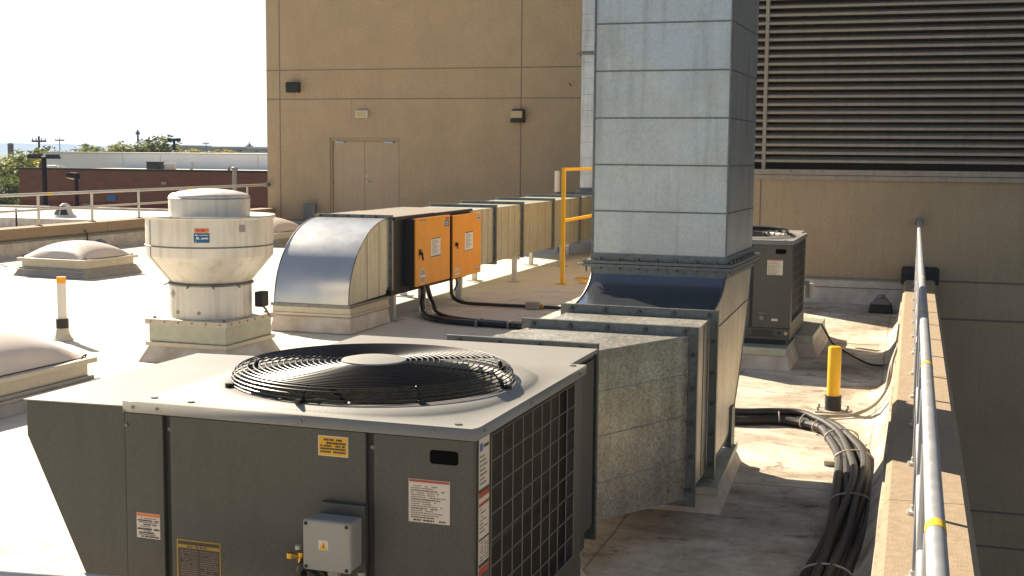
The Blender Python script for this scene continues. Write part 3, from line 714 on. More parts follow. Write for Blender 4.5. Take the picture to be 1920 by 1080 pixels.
mb = MB(); mb.box(-1.27,.0,-.22,.555,.12,.185); mb.box(-1.27,.15,.557,1.86,.131,.2); mb.build('rail', M['zinc_green'], cb, bevel=.003)
mb = MB(); mb.box(-1.2,-.03,.0,.55,.186,.224); mb.box(-1.2,-.04,.56,1.2,.201,.2245); mb.build('isolation_pad', M['blackm'], cb)

# ------------------------------------------------------------------ main supply duct (transition, flanges, elbow, riser)
DO = (-.935,6.445,0); DR = R(-2.2)
d = thing('supply_duct', 'galvanised duct from the foreground unit that turns up into a huge square riser', 'air duct', DO, DR)
zt, zb = .97, .2
def flange_y(parent, x0, x1, z0, z1, y, t=.018, wdt=.04, bolts=True, bs=.16):
    f = MB(); f.box(x0-wdt, x1+wdt, y, y+t, z1, z1+wdt); f.box(x0-wdt, x1+wdt, y, y+t, z0-wdt, z0); f.box(x0-wdt, x0, y, y+t, z0, z1); f.box(x1, x1+wdt, y, y+t, z0, z1)
    # rolled rim
    f.box(x0-wdt-.004, x1+wdt+.004, y-.008, y+t+.002, z1+wdt, z1+wdt+.004); f.box(x1+wdt, x1+wdt+.004, y-.008, y+t+.002, z0-wdt, z1+wdt)
    o = f.build('flange', M['galv_flange'], parent)
    if bolts:
        b = MB(); x = x0+.02
        while x < x1: b.bolt((x, y, z1+wdt*.5), 'y', .011, .016); x += bs*1.15
        z = z0+.04
        while z < z1+.02: b.bolt((x1+wdt*.5, y, z), 'y', .011, .016); z += bs
        b.build('flange_bolt', M['bolt'], o)
    return o
# local y of flanges
y1_, y2_, y3_ = -1.33, -.66, 0.0
T1 = (-.895,-.295); T2 = (-.783,-.004); T3 = (-.795,-.035)
mb = MB()
def ring4(x0,x1,z0,z1,y): return [(x0,y,z0),(x1,y,z0),(x1,y,z1),(x0,y,z1)]
def skin(mb, secs, m=0, sides=(0,1,2,3)):
    for a, b in zip(secs[:-1], secs[1:]):
        for k in sides:
            k2 = (k+1)%4; mb.face([a[k],a[k2],b[k2],b[k]], m)
# transition: unit -> wider section (curves out at the end)
secs = []
for i in range(9):
    t = i/8; e = t if t < .8 else t
    yy = y1_+.018+(y2_-y1_-.018)*t
    q = t**.9
    x0 = T1[0]+(T2[0]-T1[0])*q; x1 = T1[1]+(T2[1]-.001-T1[1])*t
    secs.append(ring4(x0, x1, .235-.03*t, zt, yy))
skin(mb, secs)
mb.build('transition', M['galv_side'], d)
mb = MB(); mb.box(T1[0]+.01, T1[1]-.01, y1_-.13, y1_-.002, .25, zt-.01); mb.build('collar', M['galv'], d)
mb = MB()
for z in (.795,.60,.395):
    pts = [(s[1][0]+.0018, s[1][1], z) for s in secs]
    mb.tube(pts, .0022, 5)
pts = [(s[2][0], s[2][1], s[2][2]) for s in secs]; mb.tube(pts, .0045, 6)
pts = [(s[1][0], s[1][1], s[1][2]) for s in secs]; mb.tube(pts, .0045, 6)
mb.build('standing_seam', M['galv'], d)
flange_y(d, T1[0], T1[1], .21, zt, y1_)
flange_y(d, T2[0], T2[1], .205, zt, y2_)
mb = MB(); secs = [ring4(T2[0]+.002,T2[1]-.001,.206,zt-.001,y2_+.018), ring4(T3[0],T3[1]-.001,.176,zt-.001,y3_)]; skin(mb, secs); mb.build('short_section', M['galv_side'], d)
mb = MB(); mb.box(-.022,-.012,-.42,-.414,.2,.96); mb.box(-.03,-.023,-.20,-.19,.2,.96); mb.build('side_rib', M['galv_flange'], d)
flange_y(d, T3[0], T3[1], .175, zt, y3_)
# elbow: side profile in (y,z)
RX0, RX1 = -.822, -.06         # riser x range
ry0, ry1 = .55, 1.45          # riser depth
zfl = 1.17
throat = []
for i in range(13):
    a = PI/2*i/12
    throat.append((.02+(ry0-.02)*math.sin(a), zt+.0+(zfl-zt-.0)*(1-math.cos(a))))
heel = [(.02,.18),(.25,.17),(.52,.17),(.76,.21),(.93,.33),(1.07,.49),(1.19,.66),(1.30,.83),(1.38,1.0),(ry1,zfl)]
hp = [tuple(p[1:]) for p in spline([(0,)+p for p in heel], 3)]
mb = MB()
poly = throat + [(ry1, zfl)] + hp[::-1][1:]
side0 = [(RX0, p[0], p[1]) for p in poly]; side1 = [(RX1, p[0], p[1]) for p in poly]
mb.face(side0, 0); mb.face(side1[::-1], 0)
def sweep(mb, c, x0, x1, m=0):
    for p, q in zip(c[:-1], c[1:]): mb.face([(x0,p[0],p[1]),(x1,p[0],p[1]),(x1,q[0],q[1]),(x0,q[0],q[1])], m, True)
el = mb.build('elbow_side', M['galv_side'], d)
mb = MB(); sweep(mb, throat, RX0, RX1); sweep(mb, hp[::-1], RX0, RX1)
import bmesh
def weld(o):
    bm = bmesh.new(); bm.from_mesh(o.data); bmesh.ops.remove_doubles(bm, verts=bm.verts, dist=1e-5); bmesh.ops.recalc_face_normals(bm, faces=bm.faces); bm.to_mesh(o.data); bm.free(); return o
ow = weld(mb.build('elbow_wrap', mat('galvanised_throat', (.36,.39,.44), .24, .95, var=.12, vscale=2), d))
mb = MB()
mb.tube([(RX1+.001,p[0],p[1]) for p in throat], .006, 6); mb.tube([(RX0,p[0],p[1]) for p in throat], .006, 6); mb.tube([(RX1,p[0],p[1]) for p in hp], .005, 6)
mb.tube([(RX1+.002,.02,.86),(RX1+.002,1.30,.93)], .003, 5)
mb.build('elbow_seam', M['galv_flange'], d)
# riser
mb = MB(); HT = 5.6
zz = [zfl+.036]+[1.485+.2605*k for k in range(0,17)]; zz = [z for z in zz if z < HT]+[HT]
for a, b in zip(zz[:-1], zz[1:]): mb.frust((RX0,RX1,ry0,ry1),(RX0,RX1,ry0,ry1),a,b-.0005)
rs = mb.build('riser', M['galv_tall'], d)
mb = MB()
for z in zz[1:-1]:
    mb.box(RX0-.002, RX1+.002, ry0-.006, ry0-.0005, z-.004, z+.004); mb.box(RX1+.0005, RX1+.004, ry0, ry1, z-.003, z+.003); mb.box(RX0-.004,RX0-.0005,ry0,ry1,z-.003,z+.003)
mb.box(RX1-.003, RX1+.006, ry0-.008, ry0-.0005, zfl+.04, HT)
mb.box(RX0-.006, RX0+.003, ry0-.008, ry0-.0005, zfl+.04, HT)
mb.build('cross_seam', M['galv_flange'], rs)
mb = MB(); mb.prism([(ry0-.02,HT),(ry1+.02,HT),(ry1+.02,HT+.05),(ry0-.02,HT+.12)],'x',RX0-.02,RX1+.02); mb.build('riser_cap', M['galv'], rs)
mb = MB(); w_ = .045
for (za, zb_) in ((zfl,zfl+.016),(zfl+.02,zfl+.036)):
    mb.box(RX0-w_, RX1+w_, ry0-w_, ry0, za, zb_); mb.box(RX0-w_, RX1+w_, ry1, ry1+w_, za, zb_); mb.box(RX0-w_, RX0, ry0, ry1, za, zb_); mb.box(RX1, RX1+w_, ry0, ry1, za, zb_)
mb.box(RX0-.006, RX1+.006, ry0-.012, ry0-.001, zfl+.037, zfl+.075); mb.box(RX1+.001, RX1+.012, ry0-.012, ry1, zfl+.037, zfl+.075)
mb.box(RX0-.006, RX1+.006, ry0-.012, ry0-.001, zfl-.045, zfl-.001); mb.box(RX1+.001, RX1+.012, ry0-.012, ry1, zfl-.045, zfl-.001)
fo = mb.build('flange', M['galv_flange'], d)
mb = MB()
for i in range(7):
    x = RX0+.05+i*.11; mb.tube([(x,ry0-.024,zfl-.012),(x,ry0-.024,zfl+.05)], .009, 6); mb.bolt((x+.05,ry0-.012,zfl-.02),'y',.006,.006)
for i in range(8):
    y = ry0+.03+i*.11; mb.tube([(RX1+.024,y,zfl-.012),(RX1+.024,y,zfl+.05)], .009, 6); mb.bolt((RX1+.012,y+.05,zfl-.02),'x',.006,.006)
mb.tube([(RX0-.08,ry0-.03,zfl+.01),(RX0+.02,ry0-.03,zfl+.018)],.007,6); mb.tube([(RX0-.03,ry0-.03,zfl-.03),(RX0-.03,ry0-.03,zfl+.04)],.007,6)
mb.build('flange_bolt', M['galv_flange'], fo)
mb = MB(); mb.box(-.09,-.045,.80,.90,.126,.36); mb.box(-.10,-.05,.2,.26,.126,.17); mb.build('support_bracket', M['galv_flange'], d)
# curb under the elbow
cb = thing('duct_curb', 'white membrane curb with metal rail carrying the elbow of the tall duct', 'curb', (-.90,6.33,0), R(2.2))
mb = MB(); mb.frust((-.96,.03,-.06,1.12),(-.92,-.005,.0,1.08),.002,.085); mb.build('membrane', M['membrane_curb'], cb)
mb = MB(); mb.box(-.92,.008,-.012,1.09,.085,.125); mb.build('rail', M['zinc_green'], cb, bevel=.003)
mb = MB(); mb.box(-.8,-.15,.06,.10,.126,.165); mb.box(-.8,-.15,.14,.18,.126,.165); mb.build('rail_angle', M['galv_flange'], cb)

# ------------------------------------------------------------------ second duct train with black/orange air cleaner
e = thing('return_duct', 'long low galvanised duct run with rounded elbow crossing the roof on short legs', 'air duct', (0,0,0))
EX0, EX1 = -6.13, -5.31
# elbow
yo = 12.48
thr = []; hel = []
for i in range(17):
    a = PI/2*i/16
    hel.append((yo-1.03*math.cos(a), .29+.82*math.sin(a)))
    thr.append((yo-.10*math.cos(a), .31+.07*math.sin(a)))
mb = MB(); poly = hel+thr[::-1]
mb.face([(EX0,p[0],p[1]) for p in poly]); mb.face([(EX1,p[0],p[1]) for p in poly][::-1])
mb.build('elbow_side', M['galv_train'], e)
mb = MB(); sweep(mb, hel, EX0, EX1); sweep(mb, thr, EX0, EX1)
weld(mb.build('elbow_wrap', mat('galvanised_heel', (.56,.57,.57), .3, .85, var=.1, vscale=2.5, rvar=.04), e))
mb = MB(); mb.tube([(EX1,p[0],p[1]) for p in hel], .007, 6); mb.tube([(EX0,p[0],p[1]) for p in hel], .007, 6)
mb.box(EX1-.002, EX1+.003, 11.9, 11.905, .3, .98); mb.box(EX1-.002, EX1+.003, 12.2, 12.205, .3, 1.08)
mb.build('elbow_seam', M['galv_flange'], e)
flange_y(e, EX0, EX1, .37, 1.11, yo, .03, .03, True, .14)
mb = MB(); mb.box(EX0-.03,EX1+.03,11.42,12.42,.262,.289); mb.build('base_flange', M['galv_flange'], e)
# long run
secs_y = [15.02, 16.02, 17.25, 18.87, 20.51, 22.2, 23.9]
for a, b in zip(secs_y[:-1], secs_y[1:]):
    mb = MB(); mb.box(-6.2, EX1, a+.02, b-.02, .37, 1.09); sec = mb.build('duct_section', M['galv_train'], e)
    mb = MB()
    for k in range(1,4): yy = a+(b-a)*k/4; mb.box(EX1+.0005, EX1+.004, yy-.003, yy+.003, .375, 1.085)
    mb.build('standing_seam', M['galv_train'], sec)
for y in secs_y[1:]: flange_y(e, -6.2, EX1, .37, 1.09, y-.02, .04, .035, y < 18, .2)
mb = MB(); mb.box(-6.3, EX1-.0, 23.93, 25.6, .37, 1.05); mb.build('end_box', M['galv_side'], e)
mb = MB(); zz = [1.12+.31*k for k in range(0,20)]
for a, b in zip(zz[:-1], zz[1:]): mb.box(-6.33, -5.4, 24.5, 25.5, a, b-.004)
r2 = mb.build('riser', M['galv_tall'], e)
mb = MB()
for z in (1.08, 3.75): mb.box(-6.4,-5.33,24.43,25.57,z,z+.04); mb.box(-6.36,-5.37,24.47,25.53,z+.04,z+.07)
mb.build('flange', M['galv_flange'], e)
# legs under the run
for (x, y) in ((-5.36,17.1),(-5.92,17.0),(-5.40,19.8),(-5.92,19.8),(-5.40,22.1),(-5.92,22.1)):
    mb = MB(); mb.box(x-.03,x+.03,y-.03,y+.03,0,.32); lg = mb.build('leg', M['steel_light'], e)
    mb = MB(); mb.box(x-.09,x+.09,y-.09,y+.09,.002,.014); mb.build('foot_plate', M['steel_light'], lg)
mb = MB()
for y in (17.07, 19.8, 22.1): mb.box(-6.25,-5.28,y-.035,y+.035,.32,.365)
mb.build('cross_bar', M['steel_light'], e)
cb = thing('duct_curb', 'pale flashed curb under the rounded elbow of the low duct', 'curb', (-5.71,11.91,0))
mb = MB(); mb.frust((-.455,.455,-.52,.5),(-.43,.43,-.48,.48),.002,.17); mb.build('membrane', M['membrane_curb'], cb, bevel=.02)
mb = MB(); mb.box(-.44,.44,-.495,.49,.172,.2); mb.box(-.43,.43,-.485,.48,.2,.26); mb.build('rail', M['sky_frame'], cb, bevel=.003)

ac = thing('air_cleaner', 'black air cleaning box with two orange doors on the low duct', 'air cleaner', (0,0,0))
mb = MB(); mb.box(-6.2,-5.3,12.52,15.0,.34,1.085); mb.build('housing', M['blackm'], ac, bevel=.004)
mb = MB(); mb.box(-6.22,-5.26,12.5,13.7,1.086,1.12); mb.box(-6.22,-5.26,13.71,15.02,1.086,1.115); tp = mb.build('top_panel', M['blackm'], ac, bevel=.003)
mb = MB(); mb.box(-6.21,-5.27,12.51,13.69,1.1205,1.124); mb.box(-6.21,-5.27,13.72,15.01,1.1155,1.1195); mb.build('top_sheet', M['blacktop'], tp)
mb = MB(); mb.box(-6.18,-5.32,12.55,14.95,.27,.34); mb.build('base_frame', M['blackm'], ac)
for k, (ya, yb, za, zb2) in enumerate(((12.88,13.95,.345,1.085),(14.06,15.07,.325,1.07))):
    mb = MB(); mb.box(-5.3,-5.185,ya,yb,za,zb2); cab = mb.build('control_cabinet', M['blackm'], ac, bevel=.003)
    mb = MB(); mb.box(-5.184,-5.168,ya-.004,yb+.004,za-.004,zb2+.004); dr_ = mb.build('cabinet_door', M['orange'], cab, bevel=.003)
    mb = MB(); hz = za+.42*(zb2-za)+.06; hy = ya+.13
    if k == 0: mb.box(-5.167,-5.15,hy-.03,hy+.03,hz-.03,hz+.03); mb.tube([(-5.145,hy,hz+.0),(-5.14,hy+.02,hz-.09)], .012, 6)
    else: mb.tube([(-5.167,hy-.03,hz+.03),(-5.145,hy-.03,hz+.03)], .025, 10); mb.box(-5.15,-5.14,hy-.035,hy-.02,hz-.02,hz+.05)
    mb.build('latch', M['black'], cab)
    W = yb-ya; Hd = zb2-za
    rows = [(.1+.055*i,.022,.1,.6+.3*((i*5)%4)/4,2) for i in range(14)]
    if k == 0:
        sticker(cab,'notice_sticker','x',-5.168,ya+.43*W,ya+.71*W,za+.39*Hd,za+.68*Hd,M['inkw'],rows=rows,header=[(0,.05,M['st_brown']),(.93,1,M['st_blue'])],seed=21)
        sticker(cab,'service_sticker','x',-5.168,ya+.84*W,ya+.97*W,za+.83*Hd,za+.93*Hd,M['st_blue'],rows=[(.3,.12,.1,.8,3),(.62,.12,.2,.8,3)],seed=22)
        sticker(cab,'dial_sticker','x',-5.168,ya+.86*W,ya+.97*W,za+.94*Hd,za+.975*Hd,M['st_red'],seed=23)
        mb = MB(); mb.tube([(-5.168,ya+.19*W,za+.13*Hd),(-5.166,ya+.19*W,za+.13*Hd)], .085, 24); mb.tube([(-5.1665,ya+.19*W,za+.13*Hd),(-5.1655,ya+.19*W,za+.13*Hd)], .076, 24, 1)
        mb.box(-5.1655,-5.165,ya+.12*W,ya+.26*W,za+.12*Hd,za+.15*Hd,0); mb.build('round_badge', [M['inkw'],M['conduit']], cab)
        mb = MB(); mb.box(-5.168,-5.166,ya+.1*W,ya+.28*W,za+.962*Hd,za+.98*Hd); mb.build('name_strip', M['ink2'], cab)
    else:
        sticker(cab,'notice_sticker','x',-5.168,ya+.41*W,ya+.70*W,za+.4*Hd,za+.71*Hd,M['inkw'],rows=rows,header=[(0,.05,M['st_brown']),(.93,1,M['conduit'])],seed=24)
        sticker(cab,'rating_sticker','x',-5.168,ya+.83*W,ya+.97*W,za+.87*Hd,za+.97*Hd,M['conduit'],rows=[(.2,.12,.1,.9,3),(.5,.1,.1,.9,1),(.75,.1,.1,.9,3)],seed=25)
        sticker(cab,'inspection_sticker','x',-5.168,ya+.07*W,ya+.22*W,za+.05*Hd,za+.15*Hd,M['st_white'],rows=[(.2,.12,.1,.9,2),(.5,.12,.1,.9,2)],seed=26)
        sticker(cab,'blue_sticker','x',-5.168,ya+.8*W,ya+.93*W,za+.05*Hd,za+.13*Hd,M['conduit'],rows=[(.3,.3,.2,.8,3)],seed=27)
for (x, y) in ((-5.34,12.62),(-5.34,13.5),(-5.34,14.75),(-6.1,12.7),(-6.1,14.8)):
    mb = MB(); mb.box(x-.035,x+.035,y-.035,y+.035,0.014,.27); lg = mb.build('leg', M['steel'], ac)
    mb = MB(); mb.box(x-.1,x+.1,y-.1,y+.1,.002,.014); mb.build('foot_plate', M['steel'], lg)
# conduits from cabinets
cd = MB(); cd.tube(spline([(-5.24,13.25,.34),(-5.23,13.25,.2),(-5.2,13.15,.1),(-5.05,12.85,.04),(-4.7,12.55,.035),(-4.1,12.45,.035),(-3.4,12.42,.035),(-2.8,12.38,.035),(-2.5,12.1,.035),(-2.44,11.4,.035),(-2.44,9.6,.035),(-2.35,8.95,.035),(-2.1,8.66,.035)],8), .034, 10)
cd.tube(spline([(-5.24,13.38,.34),(-5.2,13.38,.2),(-5.12,13.3,.1),(-4.95,12.98,.045),(-4.6,12.66,.04),(-4.1,12.55,.035),(-3.4,12.5,.035),(-2.75,12.46,.035),(-2.42,12.15,.035),(-2.36,11.4,.035),(-2.36,9.6,.035),(-2.28,9.0,.035),(-2.05,8.72,.035)],8), .03, 10)
cdo = tag(cd.build('power_conduit', M['black']), 'pair of thick black conduits curving from the first orange cabinet across the roof', 'conduit', 'black conduits on the roof')
cd = MB()
for x in (-4.3,-3.95,-3.75): cd.box(x-.008,x+.008,12.38,12.6,.003,.075)
cd.build('conduit_strap', M['wire'], cdo)
c2 = thing('power_conduit', 'thin black conduit with an inline grey box from the second orange cabinet', 'conduit', (0,0,0), group='black conduits on the roof')
mb = MB(); mb.tube(spline([(-5.24,14.2,.34),(-5.24,14.2,.22),(-5.2,14.15,.1),(-5.05,14.12,.04),(-4.7,14.12,.03),(-4.2,14.12,.03),(-3.6,14.1,.03),(-2.8,14.08,.03),(-2.35,13.7,.03),(-2.28,12.8,.03),(-2.28,9.7,.03),(-2.2,9.1,.03),(-2.0,8.8,.03)],8), .022, 10); mb.tube(spline([(-5.24,14.3,.34),(-5.2,14.3,.25),(-5.2,14.2,.18)],5), .012, 8); mb.build('pipe', M['black'], c2)
mb = MB(); mb.box(-4.27,-4.1,14.06,14.18,.003,.085); mb.tube([(-4.1,14.12,.035),(-4.06,14.12,.035)],.03,10,1); mb.build('inline_box', [M['conduit'],M['brass']], c2, bevel=.004)

# yellow guard by the ducts
yg = thing('yellow_guard', 'yellow painted tube guard standing beside the tall riser', 'railing', (0,0,0))
for y in (17.02, 20.4):
    mb = MB(); mb.box(-4.655,-4.605,y-.025,y+.025,.012,1.62); p = mb.build('post', M['yellow'], yg)
    mb = MB(); mb.box(-4.7,-4.56,y-.07,y+.07,.002,.012); mb.build('foot_plate', M['yellow'], p)
mb = MB(); mb.box(-4.65,-4.61,17.05,20.37,1.575,1.615); mb.build('top_rail', M['yellow'], yg)
mb = MB(); mb.box(-4.65,-4.61,17.05,20.37,.865,.905); mb.build('mid_rail', M['yellow'], yg)
mb = MB(); mb.box(-4.6,-3.9,17.6,17.64,.02,.05); mb.tube([(-4.4,17.1,.03),(-3.9,17.6,.03)],.02,6); mb.build('base_bar', M['yellow'], yg)
mb = MB(); mb.tube([(-6.27,22.6,0),(-6.27,22.6,1.5)], .05, 12)
tag(mb.build('vent_pipe', M['white_post']), 'white vent pipe rising behind the low duct beside the yellow guard', 'pipe')

# ------------------------------------------------------------------ exhaust fan (mushroom)
f = thing('exhaust_fan', 'large spun aluminium exhaust fan with funnel body and round cap on a square curb', 'fan', (-5.84,9.75,0), R(-1))
mb = MB(); mb.frust((-.44,.44,-.46,.46),(-.375,.375,-.39,.39),.002,.14); mb.build('curb_membrane', M['membrane_curb'], f)
mb = MB(); mb.box(-.4,.4,-.41,.41,.14,.175); mb.build('curb_trim', M['sky_frame'], f, bevel=.003)
mb = MB(); mb.box(-.375,.375,-.385,.385,.176,.33); mb.build('curb_box', M['zinc_green'], f, bevel=.003)
mb = MB(); mb.box(-.4,.4,-.41,.41,.325,.372); cp = mb.build('curb_cap', M['sky_frame'], f, bevel=.004)
mb = MB()
for k in range(6): mb.bolt((-.34+k*.135,-.41,.35),'y',.008,.006); mb.bolt((.40,-.33+k*.13,.35),'x',.008,.006)
for (x, y) in ((-.34,-.35),(.34,-.35),(.34,.35)): mb.tube([(x,y,.372),(x,y,.388)],.014,8)
mb.build('screw', M['wire'], cp)
mb = MB(); mb.lathe([(.352,.373),(.352,.66)],0,0,64); mb.build('base_cylinder', M['alum'], f)
mb = MB()
for a in (-110,-75): c_, s_ = math.cos(R(a)), math.sin(R(a)); mb.tube([(c_*.353,s_*.353,.43),(c_*.36,s_*.36,.43)],.016,8)
c_, s_ = math.cos(R(-122)), math.sin(R(-122)); mb.tube([(c_*.351,s_*.351,.585),(c_*.356,s_*.356,.585)],.035,4)
mb.build('access_plate', M['conduit'], f)
mb = MB(); mb.tube([(.361*math.cos(2*PI*j/64),.361*math.sin(2*PI*j/64),.665) for j in range(64)], .011, 8, closed=True)
for a in (-55,-88,-150,-20): c_, s_ = math.cos(R(a)), math.sin(R(a)); mb.tube([(c_*.362,s_*.362,.665),(c_*.395,s_*.395,.645)],.009,6)
mb.build('clamp_ring', M['galv_flange'], f)
mb = MB(); mb.lathe([(.345,.676),(.36,.69),(.538,.905),(.543,.92),(.543,1.225)],0,0,72); bw_ = mb.build('funnel_body', M['alum'], f, sharp=25)
mb = MB(); mb.tube([(.545*math.cos(2*PI*j/72),.545*math.sin(2*PI*j/72),1.0) for j in range(72)], .006, 6, closed=True)
c_, s_ = math.cos(R(-123)), math.sin(R(-123)); mb.tube([(c_*.36,s_*.36,.69),(c_*.54,s_*.54,.905),(c_*.545,s_*.545,.92),(c_*.545,s_*.545,1.22)],.0035,5)
mb.build('seam_band', M['galv_flange'], bw_)
mb = MB(); mb.lathe([(.543,1.226),(.562,1.228),(.568,1.243),(.56,1.258),(.54,1.258),(.46,1.245),(.35,1.238)],0,0,72); mb.build('rolled_rim', M['alum'], bw_)
mb = MB(); mb.lathe([(.345,1.245),(.348,1.4),(.343,1.42),(.32,1.438),(.2,1.465),(.08,1.478),(0,1.48)],0,0,64); cpo = mb.build('motor_cap', M['alum'], f, sharp=50)
mb = MB(); mb.tube([(.3495*math.cos(2*PI*j/64),.3495*math.sin(2*PI*j/64),1.4) for j in range(64)], .004, 6, closed=True); mb.build('cap_seam', M['galv_flange'], cpo)
# curved stickers on the body
def curved(parent, name, r, a0, a1, z0, z1, mt, marks=()):
    mb = MB(); n = 6
    def patch(b0, b1, w0, w1, rr, mi):
        for k in range(n):
            t0 = R(b0+(b1-b0)*k/n); t1 = R(b0+(b1-b0)*(k+1)/n)
            mb.face([(rr*math.cos(t0),rr*math.sin(t0),w0),(rr*math.cos(t1),rr*math.sin(t1),w0),(rr*math.cos(t1),rr*math.sin(t1),w1),(rr*math.cos(t0),rr*math.sin(t0),w1)],mi)
    patch(a0, a1, z0, z1, r, 0)
    for (u0,u1,v0,v1,mi) in marks: patch(a0+(a1-a0)*u0, a0+(a1-a0)*u1, z0+(z1-z0)*v0, z0+(z1-z0)*v1, r+.0015, mi)
    return mb.build(name, mt, parent)
curved(bw_, 'blue_sticker', .5455, -72, -58.5, 1.045, 1.125, [M['st_blue'],M['inkw']], [(.08,.28,.74,.85,1),(.35,.93,.76,.82,1),(.15,.32,.35,.6,1),(.34,.44,.35,.4,1),(.5,.66,.36,.52,1),(.68,.9,.38,.54,1),(.1,.15,.1,.2,1)])
curved(bw_, 'orange_sticker', .5455, -71.5, -59, 1.13, 1.165, [M['st_orange'],M['st_red']], [(.15,.4,.3,.65,1),(.45,.75,.3,.7,1)])
curved(bw_, 'small_plate', .5455, -32, -26, 1.13, 1.19, [M['conduit']])
mb = MB(); mb.box(.37,.45,.1,.22,.45,.585); sw = mb.build('switch_box', M['blackm'], f, bevel=.012)
mb = MB(); mb.tube([(.42,.17,.45),(.45,.17,.42),(.46,.2,.372)],.01,8); mb.build('switch_conduit', M['wire'], sw)

# ------------------------------------------------------------------ skylights
def skylight(label, x, y, rz, s, hgt=.27):
    t = thing('skylight', label, 'skylight', (x,y,0), rz, 'domed skylights on the roof')
    h = s/2
    mb = MB(); mb.frust((-h-.07,h+.07,-h-.07,h+.07),(-h-.02,h+.02,-h-.02,h+.02),.002,.09); mb.box(-h-.045,h+.045,-h-.045,h+.045,.09,.105); mb.box(-h-.01,h+.01,-h-.01,h+.01,.105,.13)
    mb.build('curb', M['sky_curb'], t)
    mb = MB(); mb.box(-h+.02,h-.02,-h+.02,h-.02,.13,.225); mb.box(-h-.03,h+.03,-h-.03,h+.03,.225,.262)
    mb.build('frame', M['sky_frame'], t, bevel=.004)
    mb = MB(); n = 20; g = []
    hd_ = h-.035
    for i in range(n+1):
        row = []
        for j in range(n+1):
            a = -1+2*i/n; b = -1+2*j/n
            z = .268+hgt*((1-abs(a)**2.2)*(1-abs(b)**2.2))**.55
            row.append((a*hd_, b*hd_, z))
        g.append(row)
    for i in range(n):
        for j in range(n): mb.face([g[i][j],g[i+1][j],g[i+1][j+1],g[i][j+1]],0,True)
    weld(mb.build('dome', M['dome'], t, sharp=60))
    mb = MB(); mb.box(-hd_-.008,hd_+.008,-hd_-.008,hd_+.008,.2621,.2665); mb.build('gasket', M['blackm'], t)
    mb = MB()
    for (a,b) in ((1,1),(1,-1),(-1,-1),(-1,1)):
        mb.tube([(a*(hd_+.015),b*(hd_-.06),.262),(a*(hd_+.015),b*(hd_-.03),.285),(a*(hd_+.01),b*(hd_+.01),.285),(a*(hd_-.01),b*(hd_+.015),.262)], .006, 6)
    mb.build('corner_clip', M['blackm'], t)
    return t
skylight('domed skylight between the low left parapet and the exhaust fan', -11.62, 15.75, R(-4), 1.14, .22)
skylight('closest domed skylight, cut off by the left edge of the picture', -6.55, 7.32, R(-2), 1.42)
skylight('farthest domed skylight, half hidden behind the rounded duct elbow', -12.25, 22.4, R(-2), 1.36)

# ------------------------------------------------------------------ bollards
b = thing('vent_post', 'white vent post with orange top and black band on the open roof', 'post', (-7.69,10.15,0))
mb = MB(); mb.lathe([(.105,.002),(.085,.02),(.065,.06),(.055,.12)],0,0,20); mb.build('boot', M['membrane_curb'], b)
mb = MB(); mb.lathe([(.058,.115),(.058,.205)],0,0,20); mb.disc(0,0,.205,.058,20); mb.build('clamp_band', M['blackm'], b)
mb = MB(); mb.lathe([(.043,.2),(.042,.545)],0,0,20); mb.build('pipe', M['white_post'], b)
mb = MB(); mb.lathe([(.0435,.545),(.0435,.605)],0,0,20); mb.disc(0,0,.605,.0435,20); mb.build('orange_cap', M['amber'], b)
b = thing('yellow_bollard', 'bright yellow post in a black sleeve standing near the right parapet', 'bollard', (-.49,9.17,0))
mb = MB(); mb.box(-.12,.12,-.09,.09,.002,.012); mb.build('base_plate', M['sky_frame'], b)
mb = MB(); mb.lathe([(.058,.012),(.056,.115),(.046,.115)],0,0,24); mb.build('sleeve', M['blackm'], b)
mb = MB(); mb.lathe([(.046,.1),(.046,.455),(.04,.466),(.0,.468)],0,0,24); mb.build('pipe', M['yellow'], b)
mb = MB()
for (x,y) in ((-.1,-.06),(.1,-.06),(-.1,.06),(.1,.06)): mb.tube([(x,y,.012),(x,y,.035)],.008,6)
mb.build('anchor_bolt', M['wire'], b)

# ------------------------------------------------------------------ hose bundle and cables
path = [(-2.3,8.62,.03),(-1.6,8.52,.03),(-1.09,8.52,.03),(-.87,8.6,.03),(-.67,8.58,.03),(-.5,8.42,.03),(-.375,8.12,.03),(-.29,7.7,.03),(-.245,7.0,.03),(-.25,6.1,.03),(-.29,5.35,.03),(-.33,4.4,.03),(-.36,3.2,.03),(-.36,1.5,.03)]
hb = thing('hose_bundle', 'bundle of black insulated lines tied with pale straps curving toward the camera', 'pipes', (0,0,0))
rnd = random.Random(5)
lanes = [(-.095,.028,0),(-.045,.024,0),(0.0,.029,.0),(.05,.024,0),(.095,.027,0),(-.03,.021,.045),(.04,.022,.046)]
cp_ = spline(path, 8)
for k, (off, r, lift) in enumerate(lanes):
    pts = []
    ph = rnd.uniform(0,6)
    for i, p in enumerate(cp_):
        t = (cp_[min(i+1,len(cp_)-1)]-cp_[max(i-1,0)]).normalized(); nrm = Vector((t.y,-t.x,0))
        s = i/len(cp_); wob = .012*math.sin(s*19+ph)+.008*math.sin(s*41+ph*2)
        spread = .5 if s < .3 else min(.82, .5+(s-.3)*1.6)
        pts.append(p+nrm*(-off*spread*(1.0)+wob)+Vector((0,0,lift+r-.026+.003+abs(wob)*.3+(1-spread)*.03*(k%2))))
    mb = MB(); mb.tube(pts, r, 10); mb.build('hose', M['hose'], hb)
